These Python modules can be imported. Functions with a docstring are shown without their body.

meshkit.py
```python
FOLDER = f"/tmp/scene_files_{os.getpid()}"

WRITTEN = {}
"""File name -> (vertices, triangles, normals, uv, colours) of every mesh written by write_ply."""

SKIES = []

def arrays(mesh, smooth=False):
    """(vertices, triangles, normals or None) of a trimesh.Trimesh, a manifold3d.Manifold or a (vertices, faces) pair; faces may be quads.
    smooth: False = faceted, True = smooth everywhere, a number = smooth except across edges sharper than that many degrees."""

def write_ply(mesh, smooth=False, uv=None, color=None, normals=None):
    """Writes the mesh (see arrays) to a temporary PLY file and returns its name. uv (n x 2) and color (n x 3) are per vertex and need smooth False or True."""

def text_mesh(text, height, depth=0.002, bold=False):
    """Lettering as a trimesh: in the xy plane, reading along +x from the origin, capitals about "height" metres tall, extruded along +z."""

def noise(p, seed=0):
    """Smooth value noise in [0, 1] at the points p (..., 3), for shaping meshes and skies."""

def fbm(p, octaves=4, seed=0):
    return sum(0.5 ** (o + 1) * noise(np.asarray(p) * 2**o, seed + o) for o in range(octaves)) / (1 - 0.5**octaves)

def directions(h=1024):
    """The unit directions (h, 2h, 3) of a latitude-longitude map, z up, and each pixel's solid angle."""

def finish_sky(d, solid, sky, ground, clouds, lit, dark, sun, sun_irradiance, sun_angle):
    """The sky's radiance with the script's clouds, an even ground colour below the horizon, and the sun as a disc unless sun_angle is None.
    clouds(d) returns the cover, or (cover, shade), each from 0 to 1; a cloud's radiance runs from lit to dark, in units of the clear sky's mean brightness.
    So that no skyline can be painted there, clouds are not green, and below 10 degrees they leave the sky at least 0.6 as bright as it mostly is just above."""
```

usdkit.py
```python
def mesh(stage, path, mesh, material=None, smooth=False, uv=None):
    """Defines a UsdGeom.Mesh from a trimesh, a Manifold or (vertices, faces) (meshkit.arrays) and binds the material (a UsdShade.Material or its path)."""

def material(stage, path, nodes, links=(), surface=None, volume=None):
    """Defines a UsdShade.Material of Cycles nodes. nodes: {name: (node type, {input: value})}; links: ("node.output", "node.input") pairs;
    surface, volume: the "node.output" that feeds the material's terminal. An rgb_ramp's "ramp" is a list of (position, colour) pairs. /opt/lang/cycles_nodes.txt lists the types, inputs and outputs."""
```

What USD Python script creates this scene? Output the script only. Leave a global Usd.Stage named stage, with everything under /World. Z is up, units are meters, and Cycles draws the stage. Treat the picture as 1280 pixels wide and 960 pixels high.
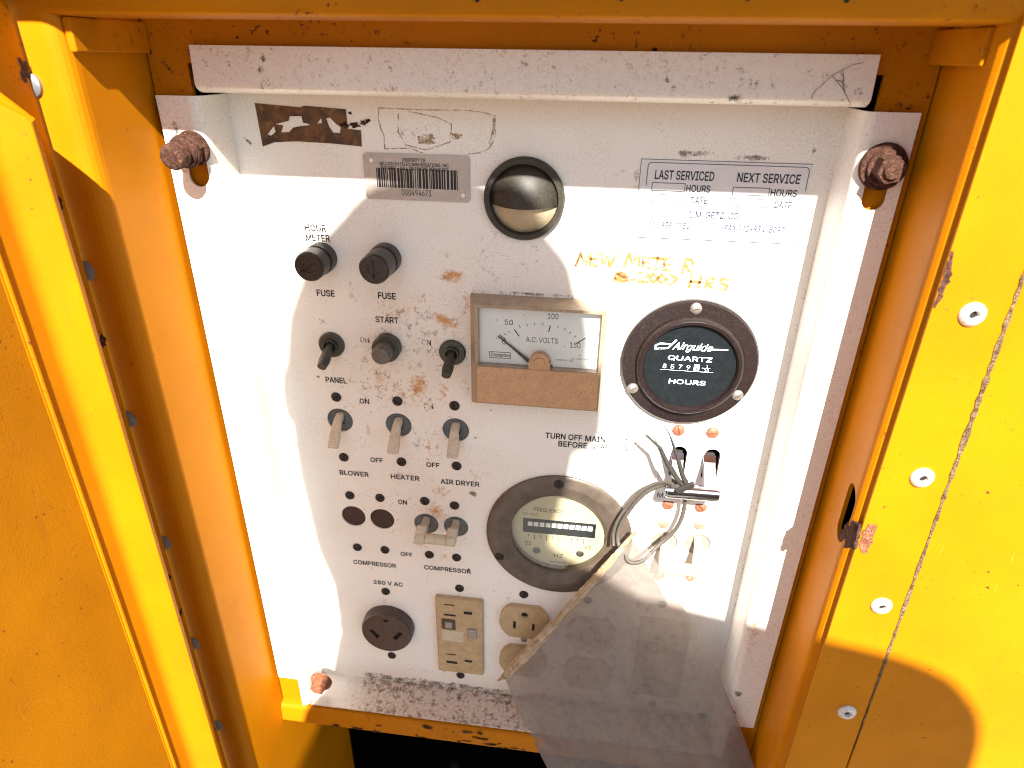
import math, numpy as np, trimesh, manifold3d as m3, usdkit, meshkit
from scipy.spatial import Delaunay
from shapely.geometry import Polygon, LineString, Point, box as sbox
from shapely import affinity, contains_xy
from pxr import Usd, UsdGeom, UsdLux, UsdShade, Gf, Sdf, Vt

stage = Usd.Stage.CreateInMemory()
UsdGeom.SetStageUpAxis(stage, UsdGeom.Tokens.z)
UsdGeom.SetStageMetersPerUnit(stage, 1.0)
UsdGeom.Xform.Define(stage, '/World')
UsdGeom.Scope.Define(stage, '/World/Looks')
stage.SetDefaultPrim(stage.GetPrimAtPath('/World'))

# ------------------------------------------------------------------ camera, sky, sun, exposure
# All shapes below are written in millimetres: x right, y into the cabinet (0 = face of the panel), z up from
# the height of the camera, which is 1.3 m above the ground.
H0 = 1.300
EXPOSURE = 1.82
SUN = np.array([0.20, -1.0, 0.91]); SUN /= np.linalg.norm(SUN)
SUN_I, SKY_S = 1.22, 0.060

cam = UsdGeom.Camera.Define(stage, '/World/camera')
PITCH, YAW, ROLL = -0.4657988, 0.1202025, 0.0153983
def cam_axes():
    cx, sx, cy, sy, cz, sz = math.cos(PITCH), math.sin(PITCH), math.cos(YAW), math.sin(YAW), math.cos(ROLL), math.sin(ROLL)
    M = np.array([[1, 0, 0], [0, 0, 1], [0, 1, 0.]])
    Rx = np.array([[1, 0, 0], [0, cx, -sx], [0, sx, cx]]); Rz = np.array([[cy, -sy, 0], [sy, cy, 0], [0, 0, 1]])
    return Rz @ Rx @ M @ np.array([[cz, -sz, 0], [sz, cz, 0], [0, 0, 1]])
AX = cam_axes()                       # columns: right, up, forward
mat = Gf.Matrix4d(1)
mat.SetRow3(0, Gf.Vec3d(*AX[:, 0])); mat.SetRow3(1, Gf.Vec3d(*AX[:, 1])); mat.SetRow3(2, Gf.Vec3d(*(-AX[:, 2])))
mat.SetRow3(3, Gf.Vec3d(0, -0.330, H0))
cam.AddTransformOp().Set(mat)
cam.CreateHorizontalApertureAttr(36.0); cam.CreateVerticalApertureAttr(27.0)
cam.CreateFocalLengthAttr(36.0 * 816.80 / 1280)
cam.CreateClippingRangeAttr(Gf.Vec2f(0.01, 200))
cam.CreateFStopAttr(14.0); cam.CreateFocusDistanceAttr(0.36)
cam.CreateExposureAttr(EXPOSURE)

usdkit.material(stage, '/World/Looks/sky_light', {
    's': ('sky_texture', {'sky_type': 'single_scattering', 'sun_disc': False, 'sun_elevation': float(math.asin(SUN[2])),
                          'sun_rotation': float(math.atan2(SUN[0], SUN[1]))}),
    'b': ('background_shader', {'strength': SKY_S})}, [('s.color', 'b.color')], surface='b.background')
dome = UsdLux.DomeLight.Define(stage, '/World/sky')
dome.GetPrim().SetCustomDataByKey('kind', 'structure')
UsdShade.MaterialBindingAPI.Apply(dome.GetPrim()).Bind(UsdShade.Material.Get(stage, '/World/Looks/sky_light'))
sun = UsdLux.DistantLight.Define(stage, '/World/sun')
sun.CreateIntensityAttr(SUN_I); sun.CreateAngleAttr(0.53); sun.CreateNormalizeAttr(True); sun.CreateColorAttr(Gf.Vec3f(1.0, 0.95, 0.87))
zax = SUN; xax = np.cross([0, 0, 1.], zax); xax /= np.linalg.norm(xax); yax = np.cross(zax, xax)
sm = Gf.Matrix4d(1)
for i, a in enumerate((xax, yax, zax)): sm.SetRow3(i, Gf.Vec3d(*a))
sun.AddTransformOp().Set(sm)

# ------------------------------------------------------------------ prim helpers
used = {}
def free(parent, name):
    k = parent + '/' + name; n = used.get(k, 0); used[k] = n + 1
    return k if n == 0 else '%s_%03d' % (k, n)
def mesh_of(m):
    if hasattr(m, 'to_mesh'):
        q = m.to_mesh(); return trimesh.Trimesh(np.array(q.vert_properties[:, :3]), np.array(q.tri_verts), process=False)
    return m
BASE = {}
def thing(name, label, cat, base=(0, 0, 0), group=None, kind=None):
    path = free('/World', name); x = UsdGeom.Xform.Define(stage, path)
    w = (base[0] * .001, base[1] * .001, base[2] * .001 + H0)
    x.AddTranslateOp().Set(Gf.Vec3d(*w)); BASE[path] = np.array(w)
    tag(x.GetPrim(), label, cat, group, kind); return path
def tag(p, label=None, cat=None, group=None, kind=None):
    for k, v in (('label', label), ('category', cat), ('group', group), ('kind', kind)):
        if v: p.SetCustomDataByKey(k, v)
def obj(name, m, material, parent='/World', smooth=False, label=None, cat=None, kind=None, stain=None):
    m = mesh_of(m); v = np.asarray(m.vertices, float) * .001; v[:, 2] += H0
    root = '/'.join(parent.split('/')[:3]); v = v - BASE.get(root, np.zeros(3))
    path = free(parent, name)
    mm = trimesh.Trimesh(v, m.faces, process=False)
    pr = usdkit.mesh(stage, path, mm, LK[material], smooth=smooth)
    if stain is not None:
        UsdGeom.PrimvarsAPI(pr).CreatePrimvar('stain', Sdf.ValueTypeNames.Color3fArray, 'vertex').Set(Vt.Vec3fArray.FromNumpy(stain.astype(np.float32)))
    tag(pr.GetPrim(), label, cat, None, kind); return path

# ------------------------------------------------------------------ shape helpers (mm)
def cat(*ms): return trimesh.util.concatenate([mesh_of(m) for m in ms])
def cub(x0, x1, y0, y1, z0, z1):
    return m3.Manifold.cube([x1 - x0, y1 - y0, z1 - z0]).translate([x0, y0, z0])
def rbox(x0, x1, y0, y1, z0, z1, r=1.0, seg=8):
    s = m3.Manifold.sphere(r, seg)
    return m3.Manifold.batch_hull([s.translate([x, y, z]) for x in (x0 + r, x1 - r) for y in (y0 + r, y1 - r) for z in (z0 + r, z1 - r)])
def lathe(pts, seg=40):
    """(radius, height) outline, turned about +z"""
    return m3.Manifold.revolve(m3.CrossSection([np.array(pts, float)], m3.FillRule.EvenOdd), seg)
def prism(poly, h, z0=0):
    """shapely polygon extruded along +z"""
    ps = getattr(poly, 'geoms', [poly]); out = []
    for p in ps:
        if p.area < 1e-6: continue
        cs = m3.CrossSection([np.array(r.coords)[:-1] for r in [p.exterior, *p.interiors]], m3.FillRule.EvenOdd)
        out.append(m3.Manifold.extrude(cs, h).translate([0, 0, z0]))
    return m3.Manifold.compose(out) if len(out) > 1 else out[0]
def front(m, x=0, z=0, y=0):
    """a shape built as (right, up, out towards the viewer) set on the panel"""
    m = mesh_of(m); v = np.asarray(m.vertices)
    return trimesh.Trimesh(np.stack([v[:, 0] + x, y - v[:, 2], v[:, 1] + z], 1), m.faces, process=False)
def pline(pts, r=None, seg=5):
    """round the corners of a polyline [(x, y[, radius])]"""
    out = []
    for i, p in enumerate(pts):
        q = np.array(p[:2], float); rr = p[2] if len(p) > 2 else 0
        if rr and 0 < i < len(pts) - 1:
            a = np.array(pts[i - 1][:2], float) - q; b = np.array(pts[i + 1][:2], float) - q
            a /= np.linalg.norm(a); b /= np.linalg.norm(b)
            for t in np.linspace(0, 1, seg + 2):
                out.append(q + a * rr * (1 - t) ** 2 + b * rr * t ** 2)
        else: out.append(q)
    return np.array(out)
def sheet(pts, th, z0, z1, step=None):
    """bent sheet metal: outline in (x, y) swept along z, th thick"""
    pl = pline(pts); poly = LineString(pl).buffer(th / 2, cap_style=2, join_style=1, quad_segs=3)
    m = prism(poly, z1 - z0, z0); return m
def sheet_x(pts, th, x0, x1):
    """outline in (y, z) swept along x"""
    poly = LineString(pline(pts)).buffer(th / 2, cap_style=2, join_style=1, quad_segs=3)
    m = mesh_of(prism(poly, x1 - x0, x0)); v = m.vertices
    return trimesh.Trimesh(np.stack([v[:, 2], v[:, 0], v[:, 1]], 1), m.faces, process=False)
def tube(pts, r, seg=10, cap=True, smooth=6):
    pts = np.array(pts, float)
    if smooth and len(pts) > 2:
        from scipy.interpolate import CubicSpline
        d = np.r_[0, np.cumsum(np.linalg.norm(np.diff(pts, axis=0), axis=1))]
        cs = CubicSpline(d, pts); pts = cs(np.linspace(0, d[-1], (len(pts) - 1) * smooth + 1))
    n = len(pts); rr = np.broadcast_to(np.asarray(r, float), (n,)) if np.ndim(r) == 0 else np.interp(np.linspace(0, 1, n), np.linspace(0, 1, len(r)), r)
    T = np.gradient(pts, axis=0); T /= np.linalg.norm(T, axis=1, keepdims=True)
    u = np.cross(T[0], [0, 0, 1.]);
    if np.linalg.norm(u) < 1e-3: u = np.cross(T[0], [1., 0, 0])
    V = []
    for i in range(n):
        u = u - T[i] * (u @ T[i]); u /= np.linalg.norm(u); w = np.cross(T[i], u)
        a = np.linspace(0, 2 * np.pi, seg, endpoint=False)
        V.append(pts[i] + rr[i] * (np.cos(a)[:, None] * u + np.sin(a)[:, None] * w))
    V = np.concatenate(V); F = []
    for i in range(n - 1):
        for k in range(seg):
            a, b = i * seg + k, i * seg + (k + 1) % seg
            F += [[a, b, b + seg], [a, b + seg, a + seg]]
    V = np.vstack([V, pts[:1], pts[-1:]]); c0, c1 = len(V) - 2, len(V) - 1
    for k in range(seg):
        F += [[c0, (k + 1) % seg, k], [c1, (n - 1) * seg + k, (n - 1) * seg + (k + 1) % seg]]
    return trimesh.Trimesh(V, F, process=False)
def rrect(x0, x1, z0, z1, r):
    return sbox(x0 + r, z0 + r, x1 - r, z1 - r).buffer(r, quad_segs=5)
def letters(text, x, z, h, w=None, y=-.12, slant=0., bold=False, centre=False, depth=.06):
    m = meshkit.text_mesh(text, h, depth, bold=bold); v = m.vertices.copy()
    bw = v[:, 0].max() - v[:, 0].min(); v[:, 0] -= v[:, 0].min()
    if w: v[:, 0] *= w / bw; bw = w
    v[:, 0] += v[:, 1] * slant
    if centre: v[:, 0] -= bw / 2
    m.vertices = v; return front(m, x, z, y)
def strokes(lines, w, y=-.1, depth=.06, jitter=0):
    """pen strokes in (x, z)"""
    polys = [LineString(l).buffer(w / 2, quad_segs=4) for l in lines]
    return cat(*[front(prism(p, depth), 0, 0, y) for p in polys])
def blob(x, z, rx, rz, seed, n=22, rough=.35):
    rg = np.random.default_rng(seed); a = np.linspace(0, 2 * np.pi, n, endpoint=False)
    k = 1 + rough * (rg.random(n) - .5) * 2
    return Polygon(np.stack([x + rx * k * np.cos(a), z + rz * k * np.sin(a)], 1)).buffer(0)

def ragged(m, amp, seed, step=1.2):
    m = mesh_of(m); v, f = trimesh.remesh.subdivide_to_size(m.vertices, m.faces, step, 10); m = trimesh.Trimesh(v, f, process=True)
    d = meshkit.fbm(m.vertices / 2.2 + seed, 3) - .5
    m.vertices = m.vertices + m.vertex_normals * (d * 2 * amp)[:, None]; return m

# ------------------------------------------------------------------ materials
LK = {}
class G:
    def __init__(s): s.n = {}; s.l = []; s.k = 0
    def add(s, kind, **inp):
        s.k += 1; nm = 'n%d' % s.k; plain = {}
        for k, v in inp.items():
            if isinstance(v, str) and '.' in v and v.split('.')[0] in s.n: s.l.append((v, nm + '.' + k))
            else: plain[k] = v
        s.n[nm] = (kind, plain); return nm
    def pos(s):
        if not hasattr(s, 'p'): s.p = s.add('geometry') + '.position'
        return s.p
    def noise(s, scale, detail=3, rough=.55, vec=None, dist=0.):
        return s.add('noise_texture', vector=vec or s.pos(), scale=scale, detail=detail, roughness=rough, distortion=dist) + '.fac'
    def rng(s, v, a, b, c=0., d=1.):
        return s.add('map_range', value=v, from_min=a, from_max=b, to_min=c, to_max=d, clamp=True) + '.result'
    def mul(s, a, b): return s.add('math', math_type='multiply', value1=a, value2=b) + '.value'
    def op(s, t, a, b): return s.add('math', math_type=t, value1=a, value2=b) + '.value'
    def mix(s, f, a, b, t='mix'): return s.add('mix', mix_type=t, fac=f, color1=a, color2=b) + '.color'
    def bump(s, h, st=.3, d=.0005): return s.add('bump', height=h, strength=st, distance=d) + '.normal'
    def done(s, name, col=None, rough=.5, metal=0., normal=None, surface=None, **kw):
        if surface is None:
            inp = dict(base_color=col, roughness=rough, metallic=metal, **kw)
            if normal: inp['normal'] = normal
            surface = s.add('principled_bsdf', **inp) + '.BSDF'
        LK[name] = usdkit.material(stage, '/World/Looks/' + name, s.n, s.l, surface=surface)
def plain(name, col, rough=.5, metal=0., var=.12, scale=250., bump=.0, dust=None, **kw):
    g = G(); f = g.rng(g.noise(scale, 4), .3, .7)
    c = g.mix(f, tuple(x * (1 - var) for x in col), tuple(min(1, x * (1 + var)) for x in col))
    if dust:
        d = g.mul(g.rng(g.noise(900, 4, .7), .52, .72), .8); c = g.mix(d, c, dust)
    nrm = g.bump(g.noise(1500, 3), bump, .0004) if bump else None
    g.done(name, c, rough, metal, nrm, **kw)

def yellow(name, col, rough=.50, chips=.675, rough_skin=.07, stainy=.5, coat=.0):
    g = G()
    c = g.mix(g.rng(g.noise(16, 5, .6), .32, .66), tuple(x * .84 for x in col), tuple(x * 1.03 for x in col))
    # faint dusty film and fine grime
    film = g.mul(g.rng(g.noise(60, 5, .65), .5, .8), .24 * stainy)
    c = g.mix(film, c, (.40, .15, .012))
    st = g.add('mapping', mapping_type='point', vector=g.pos(), scale=(1., 1., .06)) + '.vector'
    runs = g.mul(g.rng(g.noise(230, 4, .6, st), .55, .75), g.rng(g.noise(22, 3), .48, .62)); c = g.mix(g.mul(runs, .35 * stainy), c, (.30, .10, .012))
    scr = g.mul(g.rng(g.noise(900, 3, .7, st), .68, .74), g.rng(g.noise(35, 2), .52, .60)); c = g.mix(g.mul(scr, .5 * stainy), c, (.85, .46, .10))
    fine = g.mul(g.rng(g.noise(2600, 2), .60, .74), .35); c = g.mix(fine, c, (.16, .07, .015))
    ch = g.mul(g.rng(g.noise(420, 3, .6), chips, chips + .05), g.rng(g.noise(30, 3), .46, .60))
    c = g.mix(ch, c, (.10, .035, .015))
    r = g.add('mix_float', fac=g.op('maximum', film, ch), a=rough, b=.75) + '.result'
    h = g.mix(rough_skin * 4 if rough_skin < .25 else 1., g.noise(70, 2), g.noise(1900, 3))
    g.done(name, c, r, normal=g.bump(h, rough_skin, .0006), specular_ior_level=.10)
YC = (.54, .186, .0008)
yellow('yellow_paint', YC)
yellow('yellow_paint_worn', (.48, .165, .001), chips=.62, stainy=1.)
yellow('yellow_paint_rough', (.50, .185, .002), rough=.55, chips=.66, rough_skin=.35, stainy=1.2, coat=0)

def white_paint(name, attr, soil=.62, soilc=(.56, .37, .19)):
    g = G()
    c = g.mix(g.rng(g.noise(25, 4), .3, .7), (.88, .85, .79), (.84, .80, .73))
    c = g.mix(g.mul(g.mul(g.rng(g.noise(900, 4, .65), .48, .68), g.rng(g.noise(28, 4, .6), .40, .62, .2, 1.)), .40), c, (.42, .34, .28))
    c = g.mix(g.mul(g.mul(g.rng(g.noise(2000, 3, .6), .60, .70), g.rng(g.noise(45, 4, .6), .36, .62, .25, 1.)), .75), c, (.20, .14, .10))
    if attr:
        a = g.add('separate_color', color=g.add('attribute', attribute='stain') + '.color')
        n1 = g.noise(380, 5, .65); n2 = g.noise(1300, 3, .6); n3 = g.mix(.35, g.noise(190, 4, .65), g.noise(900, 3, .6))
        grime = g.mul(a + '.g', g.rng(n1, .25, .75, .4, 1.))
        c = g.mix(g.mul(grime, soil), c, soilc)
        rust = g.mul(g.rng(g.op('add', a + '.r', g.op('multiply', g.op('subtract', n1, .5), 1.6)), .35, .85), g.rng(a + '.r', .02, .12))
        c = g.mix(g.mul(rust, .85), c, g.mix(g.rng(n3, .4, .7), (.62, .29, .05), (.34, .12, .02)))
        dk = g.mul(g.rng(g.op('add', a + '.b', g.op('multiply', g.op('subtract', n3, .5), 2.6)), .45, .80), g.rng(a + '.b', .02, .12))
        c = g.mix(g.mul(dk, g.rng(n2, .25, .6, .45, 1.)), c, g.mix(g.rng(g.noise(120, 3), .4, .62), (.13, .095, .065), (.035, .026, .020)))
        r = g.add('mix_float', fac=g.op('maximum', rust, dk), a=.45, b=.9) + '.result'
    else:
        sp = g.mul(g.rng(g.noise(330, 4, .65), .66, .70), g.rng(g.noise(40, 3), .45, .58))
        c = g.mix(sp, c, (.10, .045, .025))
        rs = g.mul(g.rng(g.noise(90, 5, .65), .56, .74), .45); c = g.mix(rs, c, (.66, .42, .17))
        r = .48
    h = g.mix(.5, g.noise(1300, 3), g.noise(240, 2))
    g.done(name, c, r, normal=g.bump(h, .12, .0004))
white_paint('white_panel_paint', True)
white_paint('white_frame_paint', False)
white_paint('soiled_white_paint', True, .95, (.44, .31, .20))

def rust(name, a, b, c3, bump=.8):
    g = G(); f = g.noise(420, 5, .7); f2 = g.noise(1700, 4, .75); f3 = g.noise(160, 3)
    c = g.mix(g.rng(f, .38, .62), a, b); c = g.mix(g.rng(f2, .50, .62), c, c3)
    c = g.mix(g.mul(g.rng(g.noise(1000, 3, .7), .55, .65), g.rng(f3, .45, .6)), c, tuple(min(1, x * 2.1) for x in b))
    g.done(name, c, .92, normal=g.bump(g.mix(.6, f, f2), bump, .0012), specular_ior_level=.15)
rust('rusty_steel', (.058, .025, .016), (.125, .060, .042), (.020, .010, .008))
rust('dark_rust', (.035, .016, .010), (.075, .030, .018), (.012, .006, .005), .5)
rust('peeled_edge', (.10, .055, .022), (.27, .19, .11), (.030, .018, .010), .9)
rust('orange_rust', (.22, .075, .035), (.33, .14, .075), (.08, .03, .02), .9)
plain('copper_screw', (.33, .125, .068), .45, .25, .25, 900, .3, dust=(.25, .12, .08))
plain('tan_screw', (.40, .28, .18), .5, .2, .15, 900, .3)
plain('dark_screw', (.022, .012, .009), .65, 0, .3, 900, .4)
plain('grey_screw', (.32, .29, .26), .4, .6, .2, 900, .3, dust=(.30, .24, .19))
plain('black_plastic', (.018, .014, .012), .38, 0, .2, 600, .15, dust=(.10, .075, .06))
plain('black_bakelite', (.014, .008, .008), .32, 0, .2, 900, .1, dust=(.040, .026, .022))
plain('olive_metal', (.070, .072, .058), .42, .55, .2, 700, .2, dust=(.14, .11, .08))
plain('hood_black', (.026, .022, .015), .55, 0, .2, 300, .15, dust=(.075, .06, .04))
plain('lens_cream', (.46, .37, .24), .6, 0, .12, 120, .05, dust=(.32, .20, .09))
plain('brown_plug', (.040, .017, .011), .6, 0, .25, 500, .2)
plain('slate_disc', (.085, .10, .105), .45, 0, .2, 300, .1, dust=(.16, .14, .11))
plain('ivory_plastic', (.56, .47, .335), .42, 0, .10, 250, .08, dust=(.26, .18, .10))
plain('ivory_receptacle', (.46, .33, .175), .42, 0, .12, 200, .08, dust=(.20, .13, .07))
plain('breaker_grey', (.26, .23, .20), .45, 0, .15, 300, .1)
plain('pale_ivory', (.42, .34, .255), .42, 0, .08, 250, .05)
plain('outlet_brown', (.060, .036, .027), .45, 0, .2, 500, .15, dust=(.13, .09, .06))
plain('slot_dark', (.010, .008, .007), .8, 0, .1)
plain('chrome', (.75, .76, .78), .12, 1., .05, 200)
plain('worn_steel', (.15, .14, .13), .45, .7, .25, 900, .3)
plain('tag_aluminium', (.46, .40, .355), .42, .25, .08, 350, .1, dust=(.32, .26, .2))
plain('bezel_grey', (.122, .094, .073), .42, .35, .22, 130, .15, dust=(.155, .12, .09))
plain('dial_cream', (.62, .55, .36), .55, 0, .05, 150)
plain('dial_white', (.90, .90, .90), .5, 0, .02, 150)
plain('reed_white', (.85, .84, .82), .4, 0, .03)
plain('meter_beige', (.36, .27, .175), .40, 0, .15, 200, .1, dust=(.13, .09, .055))
plain('meter_tan', (.52, .30, .150), .40, 0, .10, 140, .06, dust=(.26, .13, .05))
plain('ink_black', (.015, .014, .016), .6, 0, .1)
plain('dial_black', (.010, .013, .015), .25, 0, .2, 300, 0, dust=(.022, .025, .027))
plain('mark_pale_blue', (.62, .80, .84), .5, 0, .04)
plain('ink_blue', (.06, .07, .12), .6, 0, .1)
plain('paper_white', (.80, .78, .80), .35, 0, .03, 300)
plain('plate_pale', (.74, .73, .77), .4, 0, .05, 200, .05, dust=(.6, .5, .38))
plain('wire_braid', (.095, .082, .066), .55, .2, .3, 2500, .8)
plain('wire_dark', (.026, .023, .019), .7, .0, .3, 1500, .4)
plain('cavity_dark', (.005, .0045, .004), .95, 0, .2, specular_ior_level=.0)
plain('rivet_metal', (.66, .62, .56), .42, .25, .12, 700, .3, dust=(.30, .2, .12))
plain('rivet_dull', (.22, .24, .25), .45, .5, .15, 700, .2)
plain('concrete', (.20, .19, .175), .9, 0, .15, 3)
plain('jacket_cloth', (.05, .06, .09), .9, 0, .2, 300, .3)
plain('trouser_cloth', (.06, .06, .065), .9, 0, .2, 300, .3)
plain('skin', (.45, .26, .18), .5, 0, .1, 100)
plain('hair', (.03, .02, .015), .6, 0, .3, 400, .5)
plain('phone_black', (.015, .015, .017), .25, 0, .1)
def worn_ink(name, col, lo, hi, scale=330):
    g = G(); f = g.rng(g.mix(.4, g.noise(scale, 4, .6), g.noise(1800, 2)), lo, hi)
    p = g.add('principled_bsdf', base_color=col, roughness=.6) + '.BSDF'; t = g.add('transparent_bsdf') + '.BSDF'
    g.done(name, surface=g.add('mix_closure', fac=f, closure1=t, closure2=p) + '.closure')
worn_ink('print_black', (.018, .016, .017), .30, .40)
worn_ink('print_worn', (.03, .026, .025), .47, .55)
worn_ink('print_faint', (.10, .09, .085), .50, .60)
worn_ink('print_sticker', (.035, .04, .055), .30, .40)
worn_ink('print_sticker_faint', (.03, .05, .09), .30, .42, 500)
worn_ink('marker_orange', (.46, .215, .055), .36, .62, 240)
worn_ink('glue_line', (.40, .26, .12), .46, .60, 300)
worn_ink('cobweb', (.06, .05, .045), .35, .5, 300)
g = G()
g.done('clear_window', surface=g.add('mix_closure', fac=g.op('multiply', g.add('fresnel', IOR=1.45) + '.fac', .5), closure1=g.add('transparent_bsdf', color=(.96, .96, .95)) + '.BSDF',
       closure2=g.add('glossy_bsdf', color=(1, 1, 1), roughness=.06) + '.BSDF') + '.closure')
g = G()   # service sticker: thin clear film with a milky print, paint shows a little through
f = g.rng(g.noise(120, 4), .3, .7, .84, .95)
g.done('sticker_film', surface=g.add('mix_closure', fac=f, closure1=g.add('transparent_bsdf') + '.BSDF',
       closure2=g.add('principled_bsdf', base_color=(.80, .79, .80), roughness=.3) + '.BSDF') + '.closure')
g = G()   # cloudy plastic bag
n = g.noise(42, 5, .65, None, .5); dirt = g.noise(200, 5, .7)
colr = g.mix(g.mul(g.rng(dirt, .48, .72), .55), (.41, .375, .35), (.22, .175, .145))
bp = g.bump(g.mix(.35, g.noise(38, 4, .6, None, .8), g.noise(420, 3)), .45, .004)
dif = g.add('principled_bsdf', base_color=colr, roughness=.26, normal=bp) + '.BSDF'
trl = g.add('translucent_bsdf', color=colr, normal=bp) + '.BSDF'
body = g.add('mix_closure', fac=.42, closure1=dif, closure2=trl) + '.closure'
g.done('cloudy_plastic', surface=g.add('mix_closure', fac=g.rng(n, .3, .7, .36, .57), closure1=g.add('transparent_bsdf', color=(.95, .92, .89)) + '.BSDF', closure2=body) + '.closure')
g = G()   # rolled hem: yellowed plastic with creases running along it
vr = g.add('mapping', mapping_type='point', vector=g.pos(), rotation=(0, 1.066, 0)) + '.vector'
vs = g.add('mapping', mapping_type='point', vector=vr, scale=(.06, 1, 1)) + '.vector'
n1 = g.noise(900, 3, .6, vs); n2 = g.noise(160, 4, .65)
c = g.mix(g.rng(n1, .35, .65), (.20, .125, .06), (.47, .345, .20)); c = g.mix(g.mul(g.rng(n2, .45, .7), .7), c, (.55, .45, .33))
g.done('bag_hem_plastic', c, .38, normal=g.bump(g.mix(.4, n1, n2), .7, .0015))
g = G()   # burnt remains of a label: brown glue, paint showing in the gaps
f = g.noise(95, 4, .6)
c = g.mix(g.rng(f, .42, .56), (.045, .020, .008), (.13, .052, .012)); c = g.mix(g.rng(g.noise(180, 3), .56, .70), c, (.22, .10, .022))
g.done('brown_glue', c, .5, normal=g.bump(f, .3, .0008))

# ------------------------------------------------------------------ ground
gm = trimesh.creation.box((60000, 60000, 100)); gm.apply_translation((0, 0, -1350))
obj('ground', gm, 'concrete', label='pale concrete ground in front of the cabinet', cat='ground', kind='structure')

# ------------------------------------------------------------------ yellow cabinet
XL, XR = -206.5, 133.0         # inner faces of the side returns
YF, YO = -22.5, -71.0          # frame face behind the panel flange, outer face of the cabinet
cab = thing('generator_cabinet', 'yellow painted steel cabinet opening around the white control panel', 'cabinet', (0, 0, -1300))
ZB, ZT = -1290, 140
# frame face round the panel opening
fr = prism(Polygon([(XL + .9, -440), (XR - .9, -440), (XR - .9, 40), (XL + .9, 40)], [[(-187, -432), (112, -432), (112, -5), (-187, -5)]]), 2.0)
obj('frame_face', front(fr, 0, 0, YF + 2), 'yellow_paint_worn', cab)
# left and right returns with rounded bend into the outer flanges
obj('left_jamb', sheet([(XL - 1, YF + 95), (XL - 1, YO - 1, 7), (-330, YO - 1)], 2.0, ZB, ZT), 'yellow_paint', cab, smooth=40)
sl = m3.Manifold.batch_hull([m3.Manifold.cylinder(40, 6.4, 6.4, 24).rotate([0, 90, 0]).translate([115, -61, z]) for z in (-183, -202)])   # latch slot
rj = sheet([(XR + 1, YF + 95), (XR + 1, -28), (128.2, YO - 1, 8), (158.0, YO - 1)], 2.0, ZB, ZT) - sl
obj('right_jamb', rj, 'yellow_paint', cab, smooth=40)
# riveted side panel lapped over the right jamb, running on to the right beyond the joint
def joint(z): return 156.8 - .016 * z
obj('lap_flange', front(prism(Polygon([(130.9, ZB), (joint(-500), ZB), (joint(-500), -500), (joint(60), 60), (joint(60), ZT), (130.9, ZT)]), 1.4), 0, 0, YO - 2.3), 'yellow_paint', cab)
obj('side_panel', front(prism(Polygon([(joint(-500) + 1.2, ZB), (700, ZB), (700, ZT), (joint(60) + 1.2, ZT), (joint(60) + 1.2, 60), (joint(-500) + 1.2, -500)]), 1.6), 0, 0, YO - 2.1), 'yellow_paint', cab)
obj('joint_backing', front(prism(Polygon([(joint(-500) - 4, ZB), (joint(-500) + 6, ZB), (joint(60) + 6, ZT), (joint(60) - 4, ZT)]), .8), 0, 0, YO - 1.1), 'cavity_dark', cab)
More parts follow.
